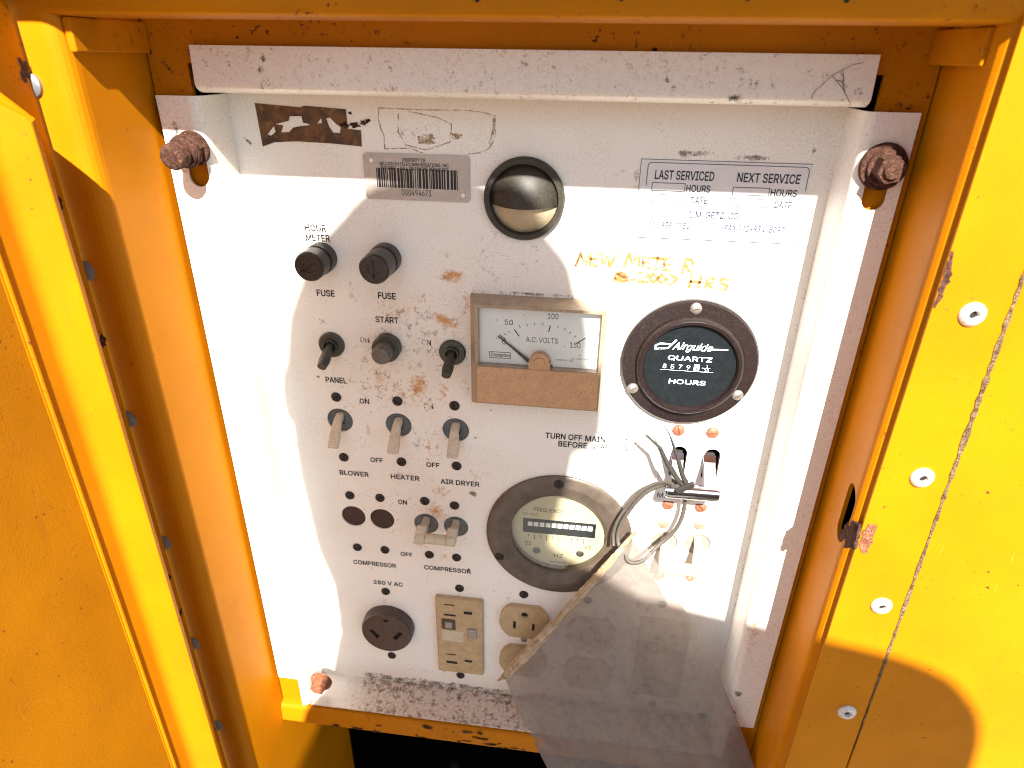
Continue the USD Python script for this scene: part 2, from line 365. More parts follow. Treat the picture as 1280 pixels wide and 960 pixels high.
# top beam and the hood lip that shades it
obj('top_beam', sheet_x([(YO + 20, 12.2), (YO - 2, 12.2, 4), (YO - 2, 75)], 2.0, -330, 700), 'yellow_paint_worn', cab, smooth=40)
obj('hood', sheet_x([(YO - 2, 76), (-137, 76, 3), (-137, 68)], 2.0, -330, 700), 'yellow_paint_worn', cab)
obj('head_plate', sheet_x([(YF + .5, 60), (YF + 2.5, 40)], 1.6, XL, XR), 'yellow_paint_worn', cab)
for sx, xx in ((1, XL), (-1, XR)):
    a, b = (xx, xx + 3.2) if sx > 0 else (xx - 6.4, xx)
    obj('corner_plate', rbox(a + .02, b, -69.5 if sx > 0 else -64, YF - .3, -1.2, 11.0, .6), 'yellow_paint_worn', cab)
# bottom rail under the panel
obj('bottom_rail', sheet_x([(YF + .9, -433.6), (YF - 3.4, -434.6, 2), (YF - 4.4, -449.5, 2), (YF + 4, -450.5)], 2.0, XL + .3, XR - .3), 'yellow_paint_worn', cab, smooth=40)
rg = np.random.default_rng(21)
for k in range(26):
    x = rg.uniform(-165, 0); z = rg.choice([-448, -447, -436.4, -442]) + rg.normal(0, .8)
    obj('rust_patch', front(prism(blob(x, z, rg.uniform(.8, 4.0), rg.uniform(.5, 1.6), 200 + k, 16, .55), .15), 0, 0, YF - 5.25), 'dark_rust' if k % 3 else 'rusty_steel', cab)
# dark inside below and behind
inner = cat(cub(XL - 6, XR + 6, 420, 423, -700, 48), cub(XL - 6, XL - 3, -20, 419.9, -700, 48), cub(XR + 3, XR + 6, -20, 419.9, -700, 48), cub(XL - 2.9, XR + 2.9, -19, 419.9, 45, 48), cub(XL - 2.9, XR + 2.9, -15, 419.9, -700, -697))
obj('interior_panel', inner, 'cavity_dark', cab)
obj('latch_recess', cub(XR + 16, XR + 18, -69, 60, -260, -120), 'cavity_dark', cab)
# rivets: hollow pop rivets, left and right rows
for k, z in enumerate((-13, -88.5, -164.5, -243, -320.5, -396)):
    x = -223.6
    d = lathe([(0, 0), (4.6, 0), (4.5, 1.2), (3.0, 2.1), (0, 2.3)], 20)
    obj('rivet', front(d, x, z, YO - 2), 'rivet_dull', cab, smooth=40)
for z, x in ((-85.8, 145.6), (-160.6, 148.4), (-235, 150.6), (-311.5, 152.4), (-388, 154)):
    d = lathe([(1.5, .4), (1.9, 1.9), (2.5, 2.3), (4.0, 1.7), (4.9, .6), (4.9, 0), (0, 0), (0, .4)], 24)
    pth = obj('rivet', front(d, x, z, YO - 3.7), 'rivet_metal', cab, smooth=40)
    obj('rivet_hole', front(lathe([(0, 0), (1.5, 0), (1.4, .5), (0, .5)], 16), x, z, YO - 3.7 - .05), 'slot_dark', pth)
# worn joint with peeling paint on the right
rg = np.random.default_rng(5)
zs = np.arange(-62, -345, -3.0); L, R = [], []
for z in zs:
    w = 1.3 + 1.5 * math.exp(-((z + 125) / 45) ** 2) + 1.0 * math.exp(-((z + 230) / 40) ** 2)
    w *= np.clip((z + 345) / 60, .25, 1) ; w *= .35 + .65 * rg.random() * (1 if rg.random() > .12 else .3); c = joint(z) + .5 + .2 * rg.random()
    L.append((c - w * .62, z)); R.append((c + w * .5, z))
obj('peeled_paint_strip', front(prism(Polygon(L + R[::-1]).buffer(0), .25), 0, 0, YO - 3.8), 'peeled_edge', cab, label='flaking paint along the right panel joint')
# rust patch on the right bend, rusty torn flap under the latch slot
zr = np.linspace(-62, -84, 16); Lr = [(130.8 + .5 * rg.random(), z) for z in zr]; Rr = [(131.8 + 2.2 * math.sin(math.pi * i / 15) * (.6 + .6 * rg.random()), z) for i, z in enumerate(zr)]
obj('rust_patch', front(prism(Polygon(Lr + Rr[::-1]).buffer(0), .25), 0, 0, YO - 3.65), 'rusty_steel', cab)
XT = XR - 3.6
fl = m3.Manifold.hull_points(np.array([(XT - .6, -60, -206), (XT - .6, -66, -192), (XT + .6, -66, -192), (XT + .6, -60, -206), (XT - 2, -78, -186), (XT - 2, -80.5, -198), (XT - .6, -80.5, -198), (XT - .6, -78, -186), (XT - .6, -66, -209), (XT + .6, -66, -209)]))
obj('torn_latch_tab', ragged(fl, .9, 9, 1.4), 'rusty_steel', cab, label='rusted torn latch tab below the slot on the right jamb')
obj('rust_patch', front(prism(blob(XR + 1.4, -195, 3.0, 8.5, 3, 18, .3), .3), 0, 0, YO - 3.7), 'orange_rust', cab)
for i, (x, z, r) in enumerate(((-178, -4.5, 5), (-172, -1.5, 3), (-66, -2.8, 3.2), (-70, -3, 1.6), (20, 3, 1.2))):
    obj('rust_patch', front(prism(blob(x, z, r, r * .55, 20 + i), .2), 0, 0, YF - .15), 'dark_rust', cab)
for x, z, r in ((-45, 17, .9), (45, 18, 1.0), (76, 17.5, .9), (4, 17.5, .8)):
    obj('drilled_hole', front(lathe([(0, 0), (r, 0), (r, .2), (0, .2)], 12), x, z, YO - 3), 'slot_dark', cab)

# ------------------------------------------------------------------ open door on the left
door = thing('cabinet_door', 'open yellow cabinet door at left with a bent channel and rough outer skin', 'door', (-221, -76, -1300))
obj('door_skin', cat(sheet([(-222.6, -75.6), (-217.3, -112)], 1.8, ZB, ZT), sheet([(-217.25, -112.4), (-209.6, -165)], 1.8, -19, ZT)), 'yellow_paint_worn', door)
ch = sheet([(-216.6, -104.0), (-199.9, -104.6, 2.2), (-199.6, -105.4, 1), (-211.4, -112.3, 4), (-212.6, -126)], 1.6, ZB, 30)
# top end cut on a slant: rises from the near corner outwards
cut = m3.Manifold.hull_points(np.array([(x, y, z) for y in (-60, -170) for x, z in ((-196, -25.0), (-196, 200), (-240, 200), (-240, 9))]))
obj('door_channel', ch - cut, 'yellow_paint', door, smooth=35)
obj('door_outer_panel', sheet([(-213.0, -124.5), (-213.3, -160), (-216.5, -300)], 1.8, ZB, -4) - cut.translate([0, 0, 6]), 'yellow_paint_rough', door)
obj('panel_edge_bead', tube([(-211.6, -124.4, z + 1.2 * math.sin(z)) for z in range(-640, -14, 12)], .9, 8, smooth=0), 'yellow_paint_worn', door, smooth=40)
for i, (z, r) in enumerate(((-8, 3.4), (-58, 2.2), (-121, 3.0), (-262, 2.4), (-290, 1.6))):
    yy = -78 - 2 * (i % 2); b = mesh_of(prism(blob(0, 0, r * .8, r, 60 + i, 16, .5), .3)); v = b.vertices
    d = np.array([.146, -1, 0]) / 1.0106; nrm = np.array([1, .146, 0]) / 1.0106
    P = np.array([-222.6, -75.6, z]) + d * (-(yy + 75.6)) + nrm * .95
    b = trimesh.Trimesh(P + v[:, :1] * d + v[:, 1:2] * [0, 0, 1] + v[:, 2:] * nrm, b.faces[:, ::-1], process=False)
    obj('rust_patch', b, 'dark_rust', door)

# ------------------------------------------------------------------ white control panel: pressed tray
pan = thing('control_panel', 'white rust-stained steel control panel with meters, switches and outlets', 'control panel', (-35, 0, -430))
x0, x1, zb, zt, D = -183.0, 108.0, -427.5, -16.0, 25.0
BRK1 = [(-145.0, -199.9), (-108.4, -200.1), (-73.3, -200.5)]
BRK2 = [(-94.7, -273.3), (-75.0, -273.3)]
PLUG = [(-143.6, -272.6), (-124.2, -272.8)]
LOWB = [(57.3, -270.2), (77.4, -269.4)]
FQ = (-8.6, -272.8)
holes = [Point(p).buffer(8.1, quad_segs=10) for p in BRK1 + BRK2 + PLUG + LOWB] + [Point(FQ).buffer(40, quad_segs=16)] + \
        [rrect(x - 4.6, x + 4.6, -222, -199, 4.5) for x in (58.0, 76.6)]
from shapely.ops import unary_union
hol = unary_union(holes)
gx, gz = np.meshgrid(np.linspace(x0, x1, 250), np.linspace(zb, zt, 354)); P = np.stack([gx.ravel(), gz.ravel()], 1)
keep = ~contains_xy(hol.buffer(.45), P[:, 0], P[:, 1]); P = P[keep]
rim = np.concatenate([np.array(h.exterior.segmentize(1.0).coords)[:-1] for h in holes]); P = np.vstack([P, rim])
tri = Delaunay(P).simplices; cc = P[tri].mean(1); tri = tri[~contains_xy(hol, cc[:, 0], cc[:, 1])]
e1 = P[tri[:, 1]] - P[tri[:, 0]]; e2 = P[tri[:, 2]] - P[tri[:, 0]]
flip = (e1[:, 0] * e2[:, 1] - e1[:, 1] * e2[:, 0]) < 0; tri[flip] = tri[flip][:, ::-1]
V = np.stack([P[:, 0], np.zeros(len(P)), P[:, 1]], 1); F = [tri]; n = len(V); VV = [V]
for h in holes:                                    # the sheet's edge inside each hole
    r = np.array(h.exterior.segmentize(1.0).coords)[:-1]; k = len(r)
    a = np.stack([r[:, 0], np.zeros(k), r[:, 1]], 1); b = a + [0, 2.0, 0]; VV += [a, b]
    i = np.arange(k); j = (i + 1) % k
    F += [np.stack([n + i, n + j, n + k + j], 1), np.stack([n + i, n + k + j, n + k + i], 1)]; n += 2 * k
V = np.vstack(VV); F = np.vstack(F)
# stains, dirt and rust on the face: (kind, x, z, rx, rz, strength)
X, Z = V[:, 0], V[:, 2]
S = np.zeros((len(V), 3))
def spot(ch, x, z, rx, rz, s, ang=0.):
    c, sn = math.cos(ang), math.sin(ang); u = (X - x) * c + (Z - z) * sn; w = -(X - x) * sn + (Z - z) * c
    S[:, ch] = np.maximum(S[:, ch], s * np.exp(-(u / rx) ** 2 - (w / rz) ** 2))
for a in ((-73, -105.5, 7.5, 4, .95), (-75, -95, 3, 3, .5), (-78, -131, 9, 3.6, .98, -.5), (-95, -173, 6, 11, .85, -.4), (-88, -263, 7, 9, .74), (-82, -268, 3, 8, .5),
          (-98, -160, 9, 6, .45), (-111, -145, 9, 8, .55), (-64.5, -246, 3, 2, .8), (-140, -190, 8, 8, .35), (-115, -172, 14, 10, .42), (-90, -185, 10, 8, .45), (-92, -228, 6, 5, .4), (-60, -232, 9, 7, .42),
          (98, -92, 3, 12, .35), (104, -240, 3, 14, .4), (40, -200, 8, 4, .25), (90, -215, 5, 20, .34), (-150, -330, 6, 16, .2), (-120, -332, 5, 6, .35),
          (-110, -125, 16, 8, .38), (-150, -160, 10, 12, .3), (-134, -215, 9, 9, .36), (-62, -140, 5, 10, .4), (-66, -170, 6, 10, .4)): spot(0, *a)
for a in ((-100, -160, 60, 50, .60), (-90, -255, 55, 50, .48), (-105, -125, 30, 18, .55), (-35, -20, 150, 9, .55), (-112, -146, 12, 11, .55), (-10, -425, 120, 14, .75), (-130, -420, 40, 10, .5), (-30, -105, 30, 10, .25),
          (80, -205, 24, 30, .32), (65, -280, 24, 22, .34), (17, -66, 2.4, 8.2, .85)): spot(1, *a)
for a in ((44, -40.0, 9, 2.0, .85), (72, -41.0, 11, 1.6, .8), (19, -51, 1.6, 7, .7), (97.6, -37.2, 1.6, 2.4, .95), (-111, -142, 9, 5.5, .62), (-55, -97, 7, 8, .42), (-49, -105, 7, 7, .35), (-63.2, -246.2, 2.6, 2.6, 1.0), (-67.3, -308.8, 1.3, 1.3, 1.),
          (-155, -171.2, 1.5, 1.3, 1.), (-128.3, -25, 1.6, 1.6, 1.), (-176, -40.2, 3.4, 1.1, .9, -.7), (10, -50, 12, 1.6, .45, .5), (-30, -113.2, 34, 1.1, .72), (-76, -112, 1.3, 1.3, .7), (-90, -238, 1, 1, .8), (-52, -185, 1.2, 1, .8), (-62, -205, 1, 1, .8),
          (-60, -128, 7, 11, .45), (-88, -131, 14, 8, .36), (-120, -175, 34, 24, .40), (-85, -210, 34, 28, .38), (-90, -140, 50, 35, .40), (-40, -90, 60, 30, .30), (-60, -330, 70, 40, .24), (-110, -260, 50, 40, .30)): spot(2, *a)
for a in ((-129, -118, 3, 9, .5), (-103, -128, 18, 4, .55, .3), (-92, -120, 10, 4, .5, .6), (-118, -168, 3.5, 11, .62), (-105, -180, 4, 12, .55, .2), (-80, -175, 4, 9, .6), (-128, -205, 3, 8, .45), (-90, -214, 3, 9, .55),
          (-110, -236, 3, 6, .45), (-84, -246, 9, 5, .6), (-83, -300, 6, 4, .5), (-100, -292, 7, 4, .5), (-128, -345, 2.4, 8, .5), (-74, -334, 3, 6, .45), (-40, -330, 4, 8, .45), (-150, -245, 3, 20, .3),
          (60, -190, 16, 3, .45), (88, -204, 3, 6, .6), (95, -300, 3, 30, .4), (-55, -115, 6, 5, .5), (-66, -120, 3, 12, .5)): spot(0, *a)
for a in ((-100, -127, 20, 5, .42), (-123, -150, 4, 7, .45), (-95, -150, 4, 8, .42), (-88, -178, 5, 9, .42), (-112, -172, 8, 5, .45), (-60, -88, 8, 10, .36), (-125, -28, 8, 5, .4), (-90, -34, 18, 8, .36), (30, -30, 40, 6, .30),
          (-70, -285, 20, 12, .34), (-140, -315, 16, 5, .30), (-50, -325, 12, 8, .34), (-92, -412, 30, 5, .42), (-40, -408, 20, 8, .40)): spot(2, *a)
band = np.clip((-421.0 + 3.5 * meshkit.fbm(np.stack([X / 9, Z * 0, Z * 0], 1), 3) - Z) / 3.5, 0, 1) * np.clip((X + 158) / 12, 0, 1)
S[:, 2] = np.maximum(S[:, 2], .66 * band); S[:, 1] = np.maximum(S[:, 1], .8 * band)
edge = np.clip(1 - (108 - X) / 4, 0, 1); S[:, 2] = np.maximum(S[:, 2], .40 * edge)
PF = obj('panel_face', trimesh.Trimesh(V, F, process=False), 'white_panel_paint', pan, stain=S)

def stained(name, m, st, step=3.6, smooth=40, material='white_panel_paint'):
    m = mesh_of(m); v, f = trimesh.remesh.subdivide_to_size(m.vertices, m.faces, step, 12); m = trimesh.Trimesh(v, f, process=True)
    obj(name, m, material, pan, smooth=False, stain=st(m.vertices))
# left and right walls with rounded bends, then the flanges that are bolted to the frame
def fst_left(v):
    s = np.zeros((len(v), 3)); b = np.exp(-((v[:, 0] + 198) / 12) ** 2 - ((v[:, 2] + 44) / 12) ** 2)
    s[:, 2] = .55 * b; s[:, 0] = .16 + .3 * b; s[:, 1] = .15
    s[:, 2] = np.maximum(s[:, 2], .9 * np.exp(-((v[:, 0] + 197) / 3.4) ** 2 - ((v[:, 2] + 33) / 5) ** 2))
    s[:, 0] = np.maximum(s[:, 0], .45 * np.exp(-((v[:, 0] + 192) / 6) ** 2 - ((v[:, 2] + 230) / 120) ** 2)); return s
def fst_right(v):
    s = np.zeros((len(v), 3)); s[:, 0] = .20; s[:, 1] = .12; s[:, 2] = .12
    s[:, 0] = np.maximum(s[:, 0], .62 * np.exp(-((v[:, 0] - 113) / 5) ** 2 - ((v[:, 2] + 290) / 60) ** 2))
    for z in (-366, -384): s[:, 2] = np.maximum(s[:, 2], 1.0 * np.exp(-((v[:, 0] - 113) / 2.6) ** 2 - ((v[:, 2] - z) / 3) ** 2))
    return s
bl = m3.Manifold.cylinder(40, 6.5, 6.5, 24).rotate([90, 0, 0])
stained('left_flange', sheet([(x0 - .6, 1.0), (x0 - .6, -D - .6, 5), (-203.5, -D - .6)], 1.2, -404, -18.5) - m3.Manifold.batch_hull([bl.scale([.75, 1, .75]).translate([-190, 0, -47]), bl.scale([.75, 1, .75]).translate([-190, 0, -54])]), fst_left)
stained('right_flange', sheet([(x1 + .6, 1.0), (x1 + .6, -D - .6, 4), (128.4, -D - .6)], 1.2, -397, -18.5) - m3.Manifold.batch_hull([bl.scale([.75, 1, .75]).translate([118.5, 0, -43]), bl.scale([.75, 1, .75]).translate([118.5, 0, -53])]), fst_right)
def fst_top(v):
    s = np.zeros((len(v), 3)); s[:, 0] = .16; s[:, 1] = .50; s[:, 2] = .27
    s[:, 2] = np.maximum(s[:, 2], 1.1 * np.exp(-((v[:, 0] - 54.5) / 3) ** 2 - ((v[:, 2] + 14.5) / 2.2) ** 2))
    for x, z in ((-163, -6), (-151, -7), (26, -8), (-148, -3)): s[:, 2] = np.maximum(s[:, 2], .9 * np.exp(-((v[:, 0] - x) / 1.5) ** 2 - ((v[:, 2] - z) / 1.8) ** 2))
    return s
stained('top_flange', sheet_x([(1.0, zt - .2), (-D + 1, zt - .6, 3), (-D - 2.2, zt + 2, 1), (-D - 1.2, 2.2)], 1.2, x0 + .8, x1 - .8), fst_top)
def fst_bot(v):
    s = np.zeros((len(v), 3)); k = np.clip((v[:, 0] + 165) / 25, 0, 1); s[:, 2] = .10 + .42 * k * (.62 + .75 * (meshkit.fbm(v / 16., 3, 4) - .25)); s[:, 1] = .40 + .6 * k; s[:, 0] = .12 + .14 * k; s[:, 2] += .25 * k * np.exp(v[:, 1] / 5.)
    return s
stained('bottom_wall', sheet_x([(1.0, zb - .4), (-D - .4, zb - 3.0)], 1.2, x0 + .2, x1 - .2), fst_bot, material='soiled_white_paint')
obj('bottom_corner_tab', sheet([(x0 - .6, 1.0), (x0 - 1.2, -D - 1, 4), (-186.5, -D - 1.2)], 1.2, -430.5, -404.02), 'white_frame_paint', pan)
obj('bottom_corner_tab', sheet([(x1 + .6, 1.0), (x1 + .6, -D - 1, 4), (x1 + 2.4, -D - 1.2)], 1.2, -430.5, -397.02), 'white_frame_paint', pan)

# bolts with washers, the nuts rusted
def hexa(r, h, z0=0):
    return m3.Manifold.cylinder(h, r, r, 6).translate([0, 0, z0])
stack = cat(m3.Manifold.cylinder(2.2, 9.6, 9.3, 28).translate([0, 0, .4]), hexa(8.2, 5.2, 2.9).rotate([0, 0, 10]), m3.Manifold.cylinder(1.7, 9.0, 8.7, 26).translate([0, 0, 8.8]), m3.Manifold.cylinder(1.6, 8.2, 7.6, 26).translate([0, 0, 11.2]),
            lathe([(0, 8)] + [(4.4 + .7 * (i % 2), 8 + .7 * i) for i in range(13)] + [(0, 17)], 20), lathe([(0, 14.2), (6.2, 14.2), (7.0, 15.4), (7.0, 21.4), (6.2, 22.8), (4.0, 23.6), (0, 23.8)], 24))
B = obj('bolt', front(ragged(stack, .22, 1, .9).apply_transform(trimesh.transformations.rotation_matrix(.10, (1, 0, 0))).apply_scale(.84), -189.5, -41.0, -D - 1.2), 'rusty_steel', pan, smooth=40, label='rusty bolt with stacked nuts at the top left of the panel')
B = obj('bolt', front(ragged(cat(m3.Manifold.cylinder(2.2, 11.0, 10.6, 30).translate([0, 0, .5]), m3.Manifold.cylinder(2.0, 8.5, 8.0, 24).translate([0, 0, 2.7])), .22, 2, 1.0).apply_scale(.88), 118.6, -39.5, -D - 1.2), 'rusty_steel', pan, smooth=60, label='rusty hex bolt with a wide washer at the top right of the panel')
obj('nut', front(ragged(cat(hexa(6.4, 8.0, 4.2).rotate([0, 0, 14]), m3.Manifold.cylinder(1.6, 4.2, 3.6, 18).translate([0, 0, 12.2])), .16, 3, .9).apply_scale(.9), 118.6, -39.5, -D - 1.2), 'rusty_steel', B, smooth=35)
obj('bolt', front(ragged(cat(m3.Manifold.cylinder(2.0, 8.2, 8, 24).translate([0, 0, .4]), hexa(5.6, 6, 2.2)), .3, 4), -176.5, -415.0, -D + 9), 'orange_rust', pan, smooth=50, label='pale rusted bolt at the lower left corner')

# ---- printed legends
def legend(text, x, z, w, h=3.5, ink='print_black', **k): obj('printed_legend', letters(text, x, z, h, w, bold=True, **k), ink, pan)
legend('HOUR', -151.6, -84.6, 11.6, ink='ink_black'); legend('METER', -151.9, -89.9, 13.4, ink='ink_black')
legend('FUSE', -149.6, -120.6, 10.2); legend('FUSE', -114.6, -120.2, 10.0)
legend('START', -117.2, -134.2, 13.2, 3.4); legend('ON', -127.4, -147.0, 5.6, 3.2, 'print_worn'); legend('ON', -91.4, -146.3, 5.4, 3.2, 'print_worn')
legend('OFF', -127.6, -159.5, 4.6, 3.0, 'print_faint'); legend('ON', -150.6, -137.5, 4.4, 3.0, 'print_faint')
legend('PANEL', -150.9, -174.3, 13.0, 3.5)
legend('ON', -131.2, -187.0, 5.8, 3.2); legend('ON', -92.2, -187.0, 5.8, 3.2, 'print_worn')
legend('OFF', -128.2, -228.3, 8.0, 3.2); legend('OFF', -92.4, -228.4, 8.2, 3.2)
legend('BLOWER', -149.4, -240.0, 19.0, 3.4); legend('HEATER', -115.9, -239.7, 18.4, 3.4); legend('AIR DRYER', -83.9, -240.2, 24.6, 3.4)
legend('ON', -112.4, -259.1, 5.8, 3.3); legend('OFF', -113.6, -302.3, 8.2, 3.2)
legend('COMPRESSOR', -147.6, -313.6, 30.0, 3.4); legend('COMPRESSOR', -97.8, -312.0, 32.0, 3.4)
legend('280 V AC', -134.8, -330.0, 21.0, 3.3)
legend('TURN OFF MAIN', -19.6, -201.0, 35.0, 3.6); legend('BREAKER', 18.0, -201.0, 19.0, 3.6, 'print_faint')
legend('BEFORE', -11.8, -206.0, 17.0, 3.6); legend('STARTING', 7.6, -206.0, 21.0, 3.6, 'print_worn')
# handwriting in orange marker
hs = [[(-7.6, -96.2), (-5.6, -89.4), (-2.6, -95.6), (-1.0, -88.8)], [(3.2, -89.4), (-.2, -89.2), (-.4, -95.6), (3.0, -95.8)], [(-.3, -92.3), (2.4, -92.4)],
      [(4.8, -89.0), (6.2, -95.6), (8.0, -90.8), (9.6, -95.8), (12.8, -88.6)],
      [(17.0, -95.4), (18.8, -88.6), (20.8, -93.4), (23.4, -88.9), (24.4, -94.6)], [(29.6, -90.2), (26.2, -90.0), (26.0, -95.6), (29.4, -95.8)], [(26.1, -92.8), (28.8, -93.0)],
      [(30.8, -90.2), (35.6, -90.4)], [(33.2, -90.3), (33.0, -96.2)], [(40.4, -90.6), (36.8, -90.4), (36.6, -96.2), (40.2, -96.4)], [(36.7, -93.4), (39.8, -93.5)],
      [(46.4, -97.2), (47.2, -90.2), (50.0, -90.2), (50.8, -92.2), (47.2, -93.8), (51.0, -97.4)],
      [(15.4, -98.4), (12.8, -100.2), (12.6, -102.8), (15.6, -104.0), (19.8, -102.8), (22.6, -102.0)], [(19.6, -100.0), (16.2, -99.0), (14.6, -101.0), (17.2, -102.2), (19.4, -100.4), (13.2, -101.8), (18.6, -103.2)], [(14.0, -99.6), (18.8, -101.6)],
      [(25.0, -98.6), (28.6, -98.2), (29.6, -99.8), (24.6, -103.0), (29.6, -103.2)], [(31.8, -98.4), (30.4, -101.4), (32.4, -103.2), (34.6, -100.4), (31.8, -98.4)], [(35.8, -98.6), (34.6, -101.6), (36.4, -103.4), (38.6, -100.6), (35.8, -98.6)],
      [(40.4, -98.8), (39.0, -102.0), (41.0, -103.8), (44.4, -100.6), (40.4, -98.8)], [(51.4, -98.6), (50.6, -104.6)], [(56.0, -98.8), (55.0, -104.6)], [(51.0, -101.6), (55.6, -101.8)],
      [(58.6, -104.8), (59.4, -99.0), (62.2, -99.4), (62.2, -101.4), (59.2, -102.2), (63.0, -105.0)], [(69.6, -99.6), (66.0, -99.4), (66.2, -101.8), (69.2, -102.4), (69.0, -105.0), (65.0, -105.2)]]
obj('handwritten_note', strokes(hs, 1.5), 'marker_orange', pan, label='orange handwritten note above the round hour meter')
obj('pen_stroke', strokes([[(-7.9, -96.4), (-5.4, -89.6)], [(-5.2, -91), (-4.4, -95)]], .5, -.18), 'print_worn', pan)

# ---- old label, glue outline
rl = Polygon([(-169.2, -22.6), (-156, -23.4), (-146, -24.0), (-144, -23.2), (-123.0, -24.4), (-122.9, -33.2), (-116.3, -33.8), (-116.6, -41.3), (-130, -40.4), (-150, -39.8), (-162, -40.6), (-168.4, -42.8)])
gaps = unary_union([Polygon([(-165, -37), (-161, -33), (-160.4, -35.6), (-163.2, -37.6)]), Polygon([(-160, -32), (-153, -30.4), (-152, -28.2), (-146, -28.0), (-145.5, -31), (-142, -31.6), (-143, -32.2), (-148, -32.8), (-151, -33.4), (-153.4, -35.6), (-157.6, -35.8), (-156, -32.6)]), Polygon([(-138.4, -31.2), (-136, -28.6), (-135.8, -31)]), Polygon([(-133, -29), (-131.6, -28.8), (-129, -31.4), (-126.8, -32.8), (-127.4, -35), (-130.4, -34.8), (-132, -32.4)]).buffer(.4)])
obj('label_remains', front(prism(rl.difference(gaps), .22), 0, 0, -.03), 'brown_glue', pan, label='dark brown remains of a torn-off label at the top left')
obj('label_crumb', cat(*[front(prism(blob(x, z, a, b, 80 + i, 14, .5), .4), 0, 0, -.03) for i, (x, z, a, b) in enumerate(((-124, -31.5, 2.2, 1.4), (-119.6, -31.4, 2.6, 1.1), (-114.8, -30.4, 1.6, 1.0), (-121, -26.0, .9, .6), (-112.6, -29.4, 1.2, .8)))]), 'dark_rust', pan)
go = LineString(pline([(-106, -23.4), (-88, -23.8), (-62, -23.6), (-50.4, -25, 4), (-49.6, -34), (-52, -40.5, 4), (-58, -42.6), (-63, -43.2)])).buffer(.24)
gi = [LineString([(-106.4, -23.4), (-107.2, -28), (-106.2, -33), (-104.8, -36), (-105, -42)]).buffer(.3), LineString([(-97, -26), (-97.6, -34), (-94, -40), (-84, -42), (-72, -38), (-71, -30), (-78, -27), (-92, -24.6)]).buffer(.25), LineString([(-50.2, -26), (-50.8, -33), (-52.4, -38)]).buffer(.7), LineString([(-104.6, -42), (-92, -41.4), (-86, -43.4)]).buffer(.28), blob(-68.6, -35, 2.4, 1.6, 5), blob(-84, -37, 5, 2.4, 8)]
obj('glue_outline', front(prism(unary_union([go] + gi), .12), 0, 0, -.02), 'glue_line', pan, label='brown glue outline where a label was removed')
# cobweb on the right end of the top flange
cw = [[(84, -14), (84.6, -11.6), (90.5, -5.2), (94, -3.2)], [(90.2, -5.4), (95.6, -10.2), (99.6, -15.6)], [(92, -7), (94.6, -7.4), (96.4, -11.2)], [(93.4, -3.6), (97, -1.4), (101, -.6)], [(94, -3.4), (95.6, -9)], [(93.2, -4.2), (95, -6.2), (94.4, -8)]]
obj('cobweb', strokes(cw, .2, -D - 2.9), 'cobweb', pan)

# ---- asset tag with barcode
tg = obj('asset_tag', front(prism(rrect(-27, 27, -11.2, 11.2, 2).difference(unary_union([Point(-23, 7.6).buffer(1.15), Point(23.2, -7.8).buffer(1.15)])), .9), -89.3, -55.2, 0), 'tag_aluminium', pan, label='small metal asset tag with barcode and number 000494673')
for x, z in ((-23, 7.6), (23.2, -7.8)):
    obj('tag_rivet', front(lathe([(0, 0), (1.35, 0), (1.2, .5), (.5, .9), (0, .95)], 14), -89.3 + x, -55.2 + z, -.2), 'reed_white', tg, smooth=60)
rg = np.random.default_rng(11); bars = []; xb = -20.6
while xb < 20.4:
    wd = rg.choice([.45, .45, .8, 1.2]); bars.append(front(prism(sbox(xb, -5.2, min(xb + wd, 20.8), 4.2), .06), -89.3, -55.2, -.95)); xb += wd + rg.choice([.35, .35, .7])
obj('barcode', cat(*bars), 'ink_black', tg)
obj('lettering', cat(letters('PROPERTY OF', -96.0, -47.7, 1.7, 11.6, -.95, bold=True), letters('BELLSOUTH TELECOMMUNICATIONS, INC.', -107.8, -49.7, 1.55, 35.4, -.95, bold=True), letters('IF FOUND - CALL TELEPHONE REPAIR SVC.', -107.6, -51.6, 1.5, 35, -.95, bold=True), letters('000494673', -97.4, -64.1, 3.0, 15.2, -.95)), 'ink_black', tg)

# ---- service sticker
st = obj('service_sticker', front(prism(rrect(20.2, 98.6, -80.2, -42.8, .6), .1), 0, 0, -.04), 'sticker_film', pan, label='white service record sticker at the upper right')
def frame(x0, x1, z0, z1, w=.3): return sbox(x0, z0, x1, z1).difference(sbox(x0 + w, z0 + w, x1 - w, z1 - w))
ln = [rrect(23.6, 97.6, -79.2, -44.2, 2).difference(rrect(23.9, 97.3, -78.9, -44.5, 1.8)).difference(sbox(20, -80.5, 99, -55)), sbox(20.2, -80.3, 98.6, -80.0), sbox(20.2, -80.2, 20.45, -43), sbox(20.2, -43.05, 98.6, -42.8)]
obj('border', front(prism(unary_union(ln), .05), 0, 0, -.2), 'print_sticker_faint', st)
obj('form_box', front(prism(unary_union([frame(26.4, 42.2, -57.4, -53.4), frame(26.2, 41.8, -62.6, -58.8), frame(64.4, 81.4, -58.0, -54.2), frame(63.8, 80.8, -63.4, -59.4)]), .05), 0, 0, -.2), 'print_sticker', st)
obj('lettering', cat(letters('LAST SERVICED', 27.4, -51.8, 4.0, 27.6, -.2, bold=True), letters('NEXT SERVICE', 65.6, -51.8, 4.0, 28.6, -.2, bold=True)), 'print_sticker', st)
obj('lettering', cat(letters('HOURS', 42.8, -57.2, 3.1, 11.2, -.2, bold=True), letters('HOURS', 82.0, -57.8, 3.1, 12.0, -.2, bold=True), letters('DATE', 45.6, -62.6, 3.0, 7.8, -.2, bold=True), letters('DATE', 84.8, -63.2, 3.0, 7.8, -.2, bold=True)), 'print_sticker', st)
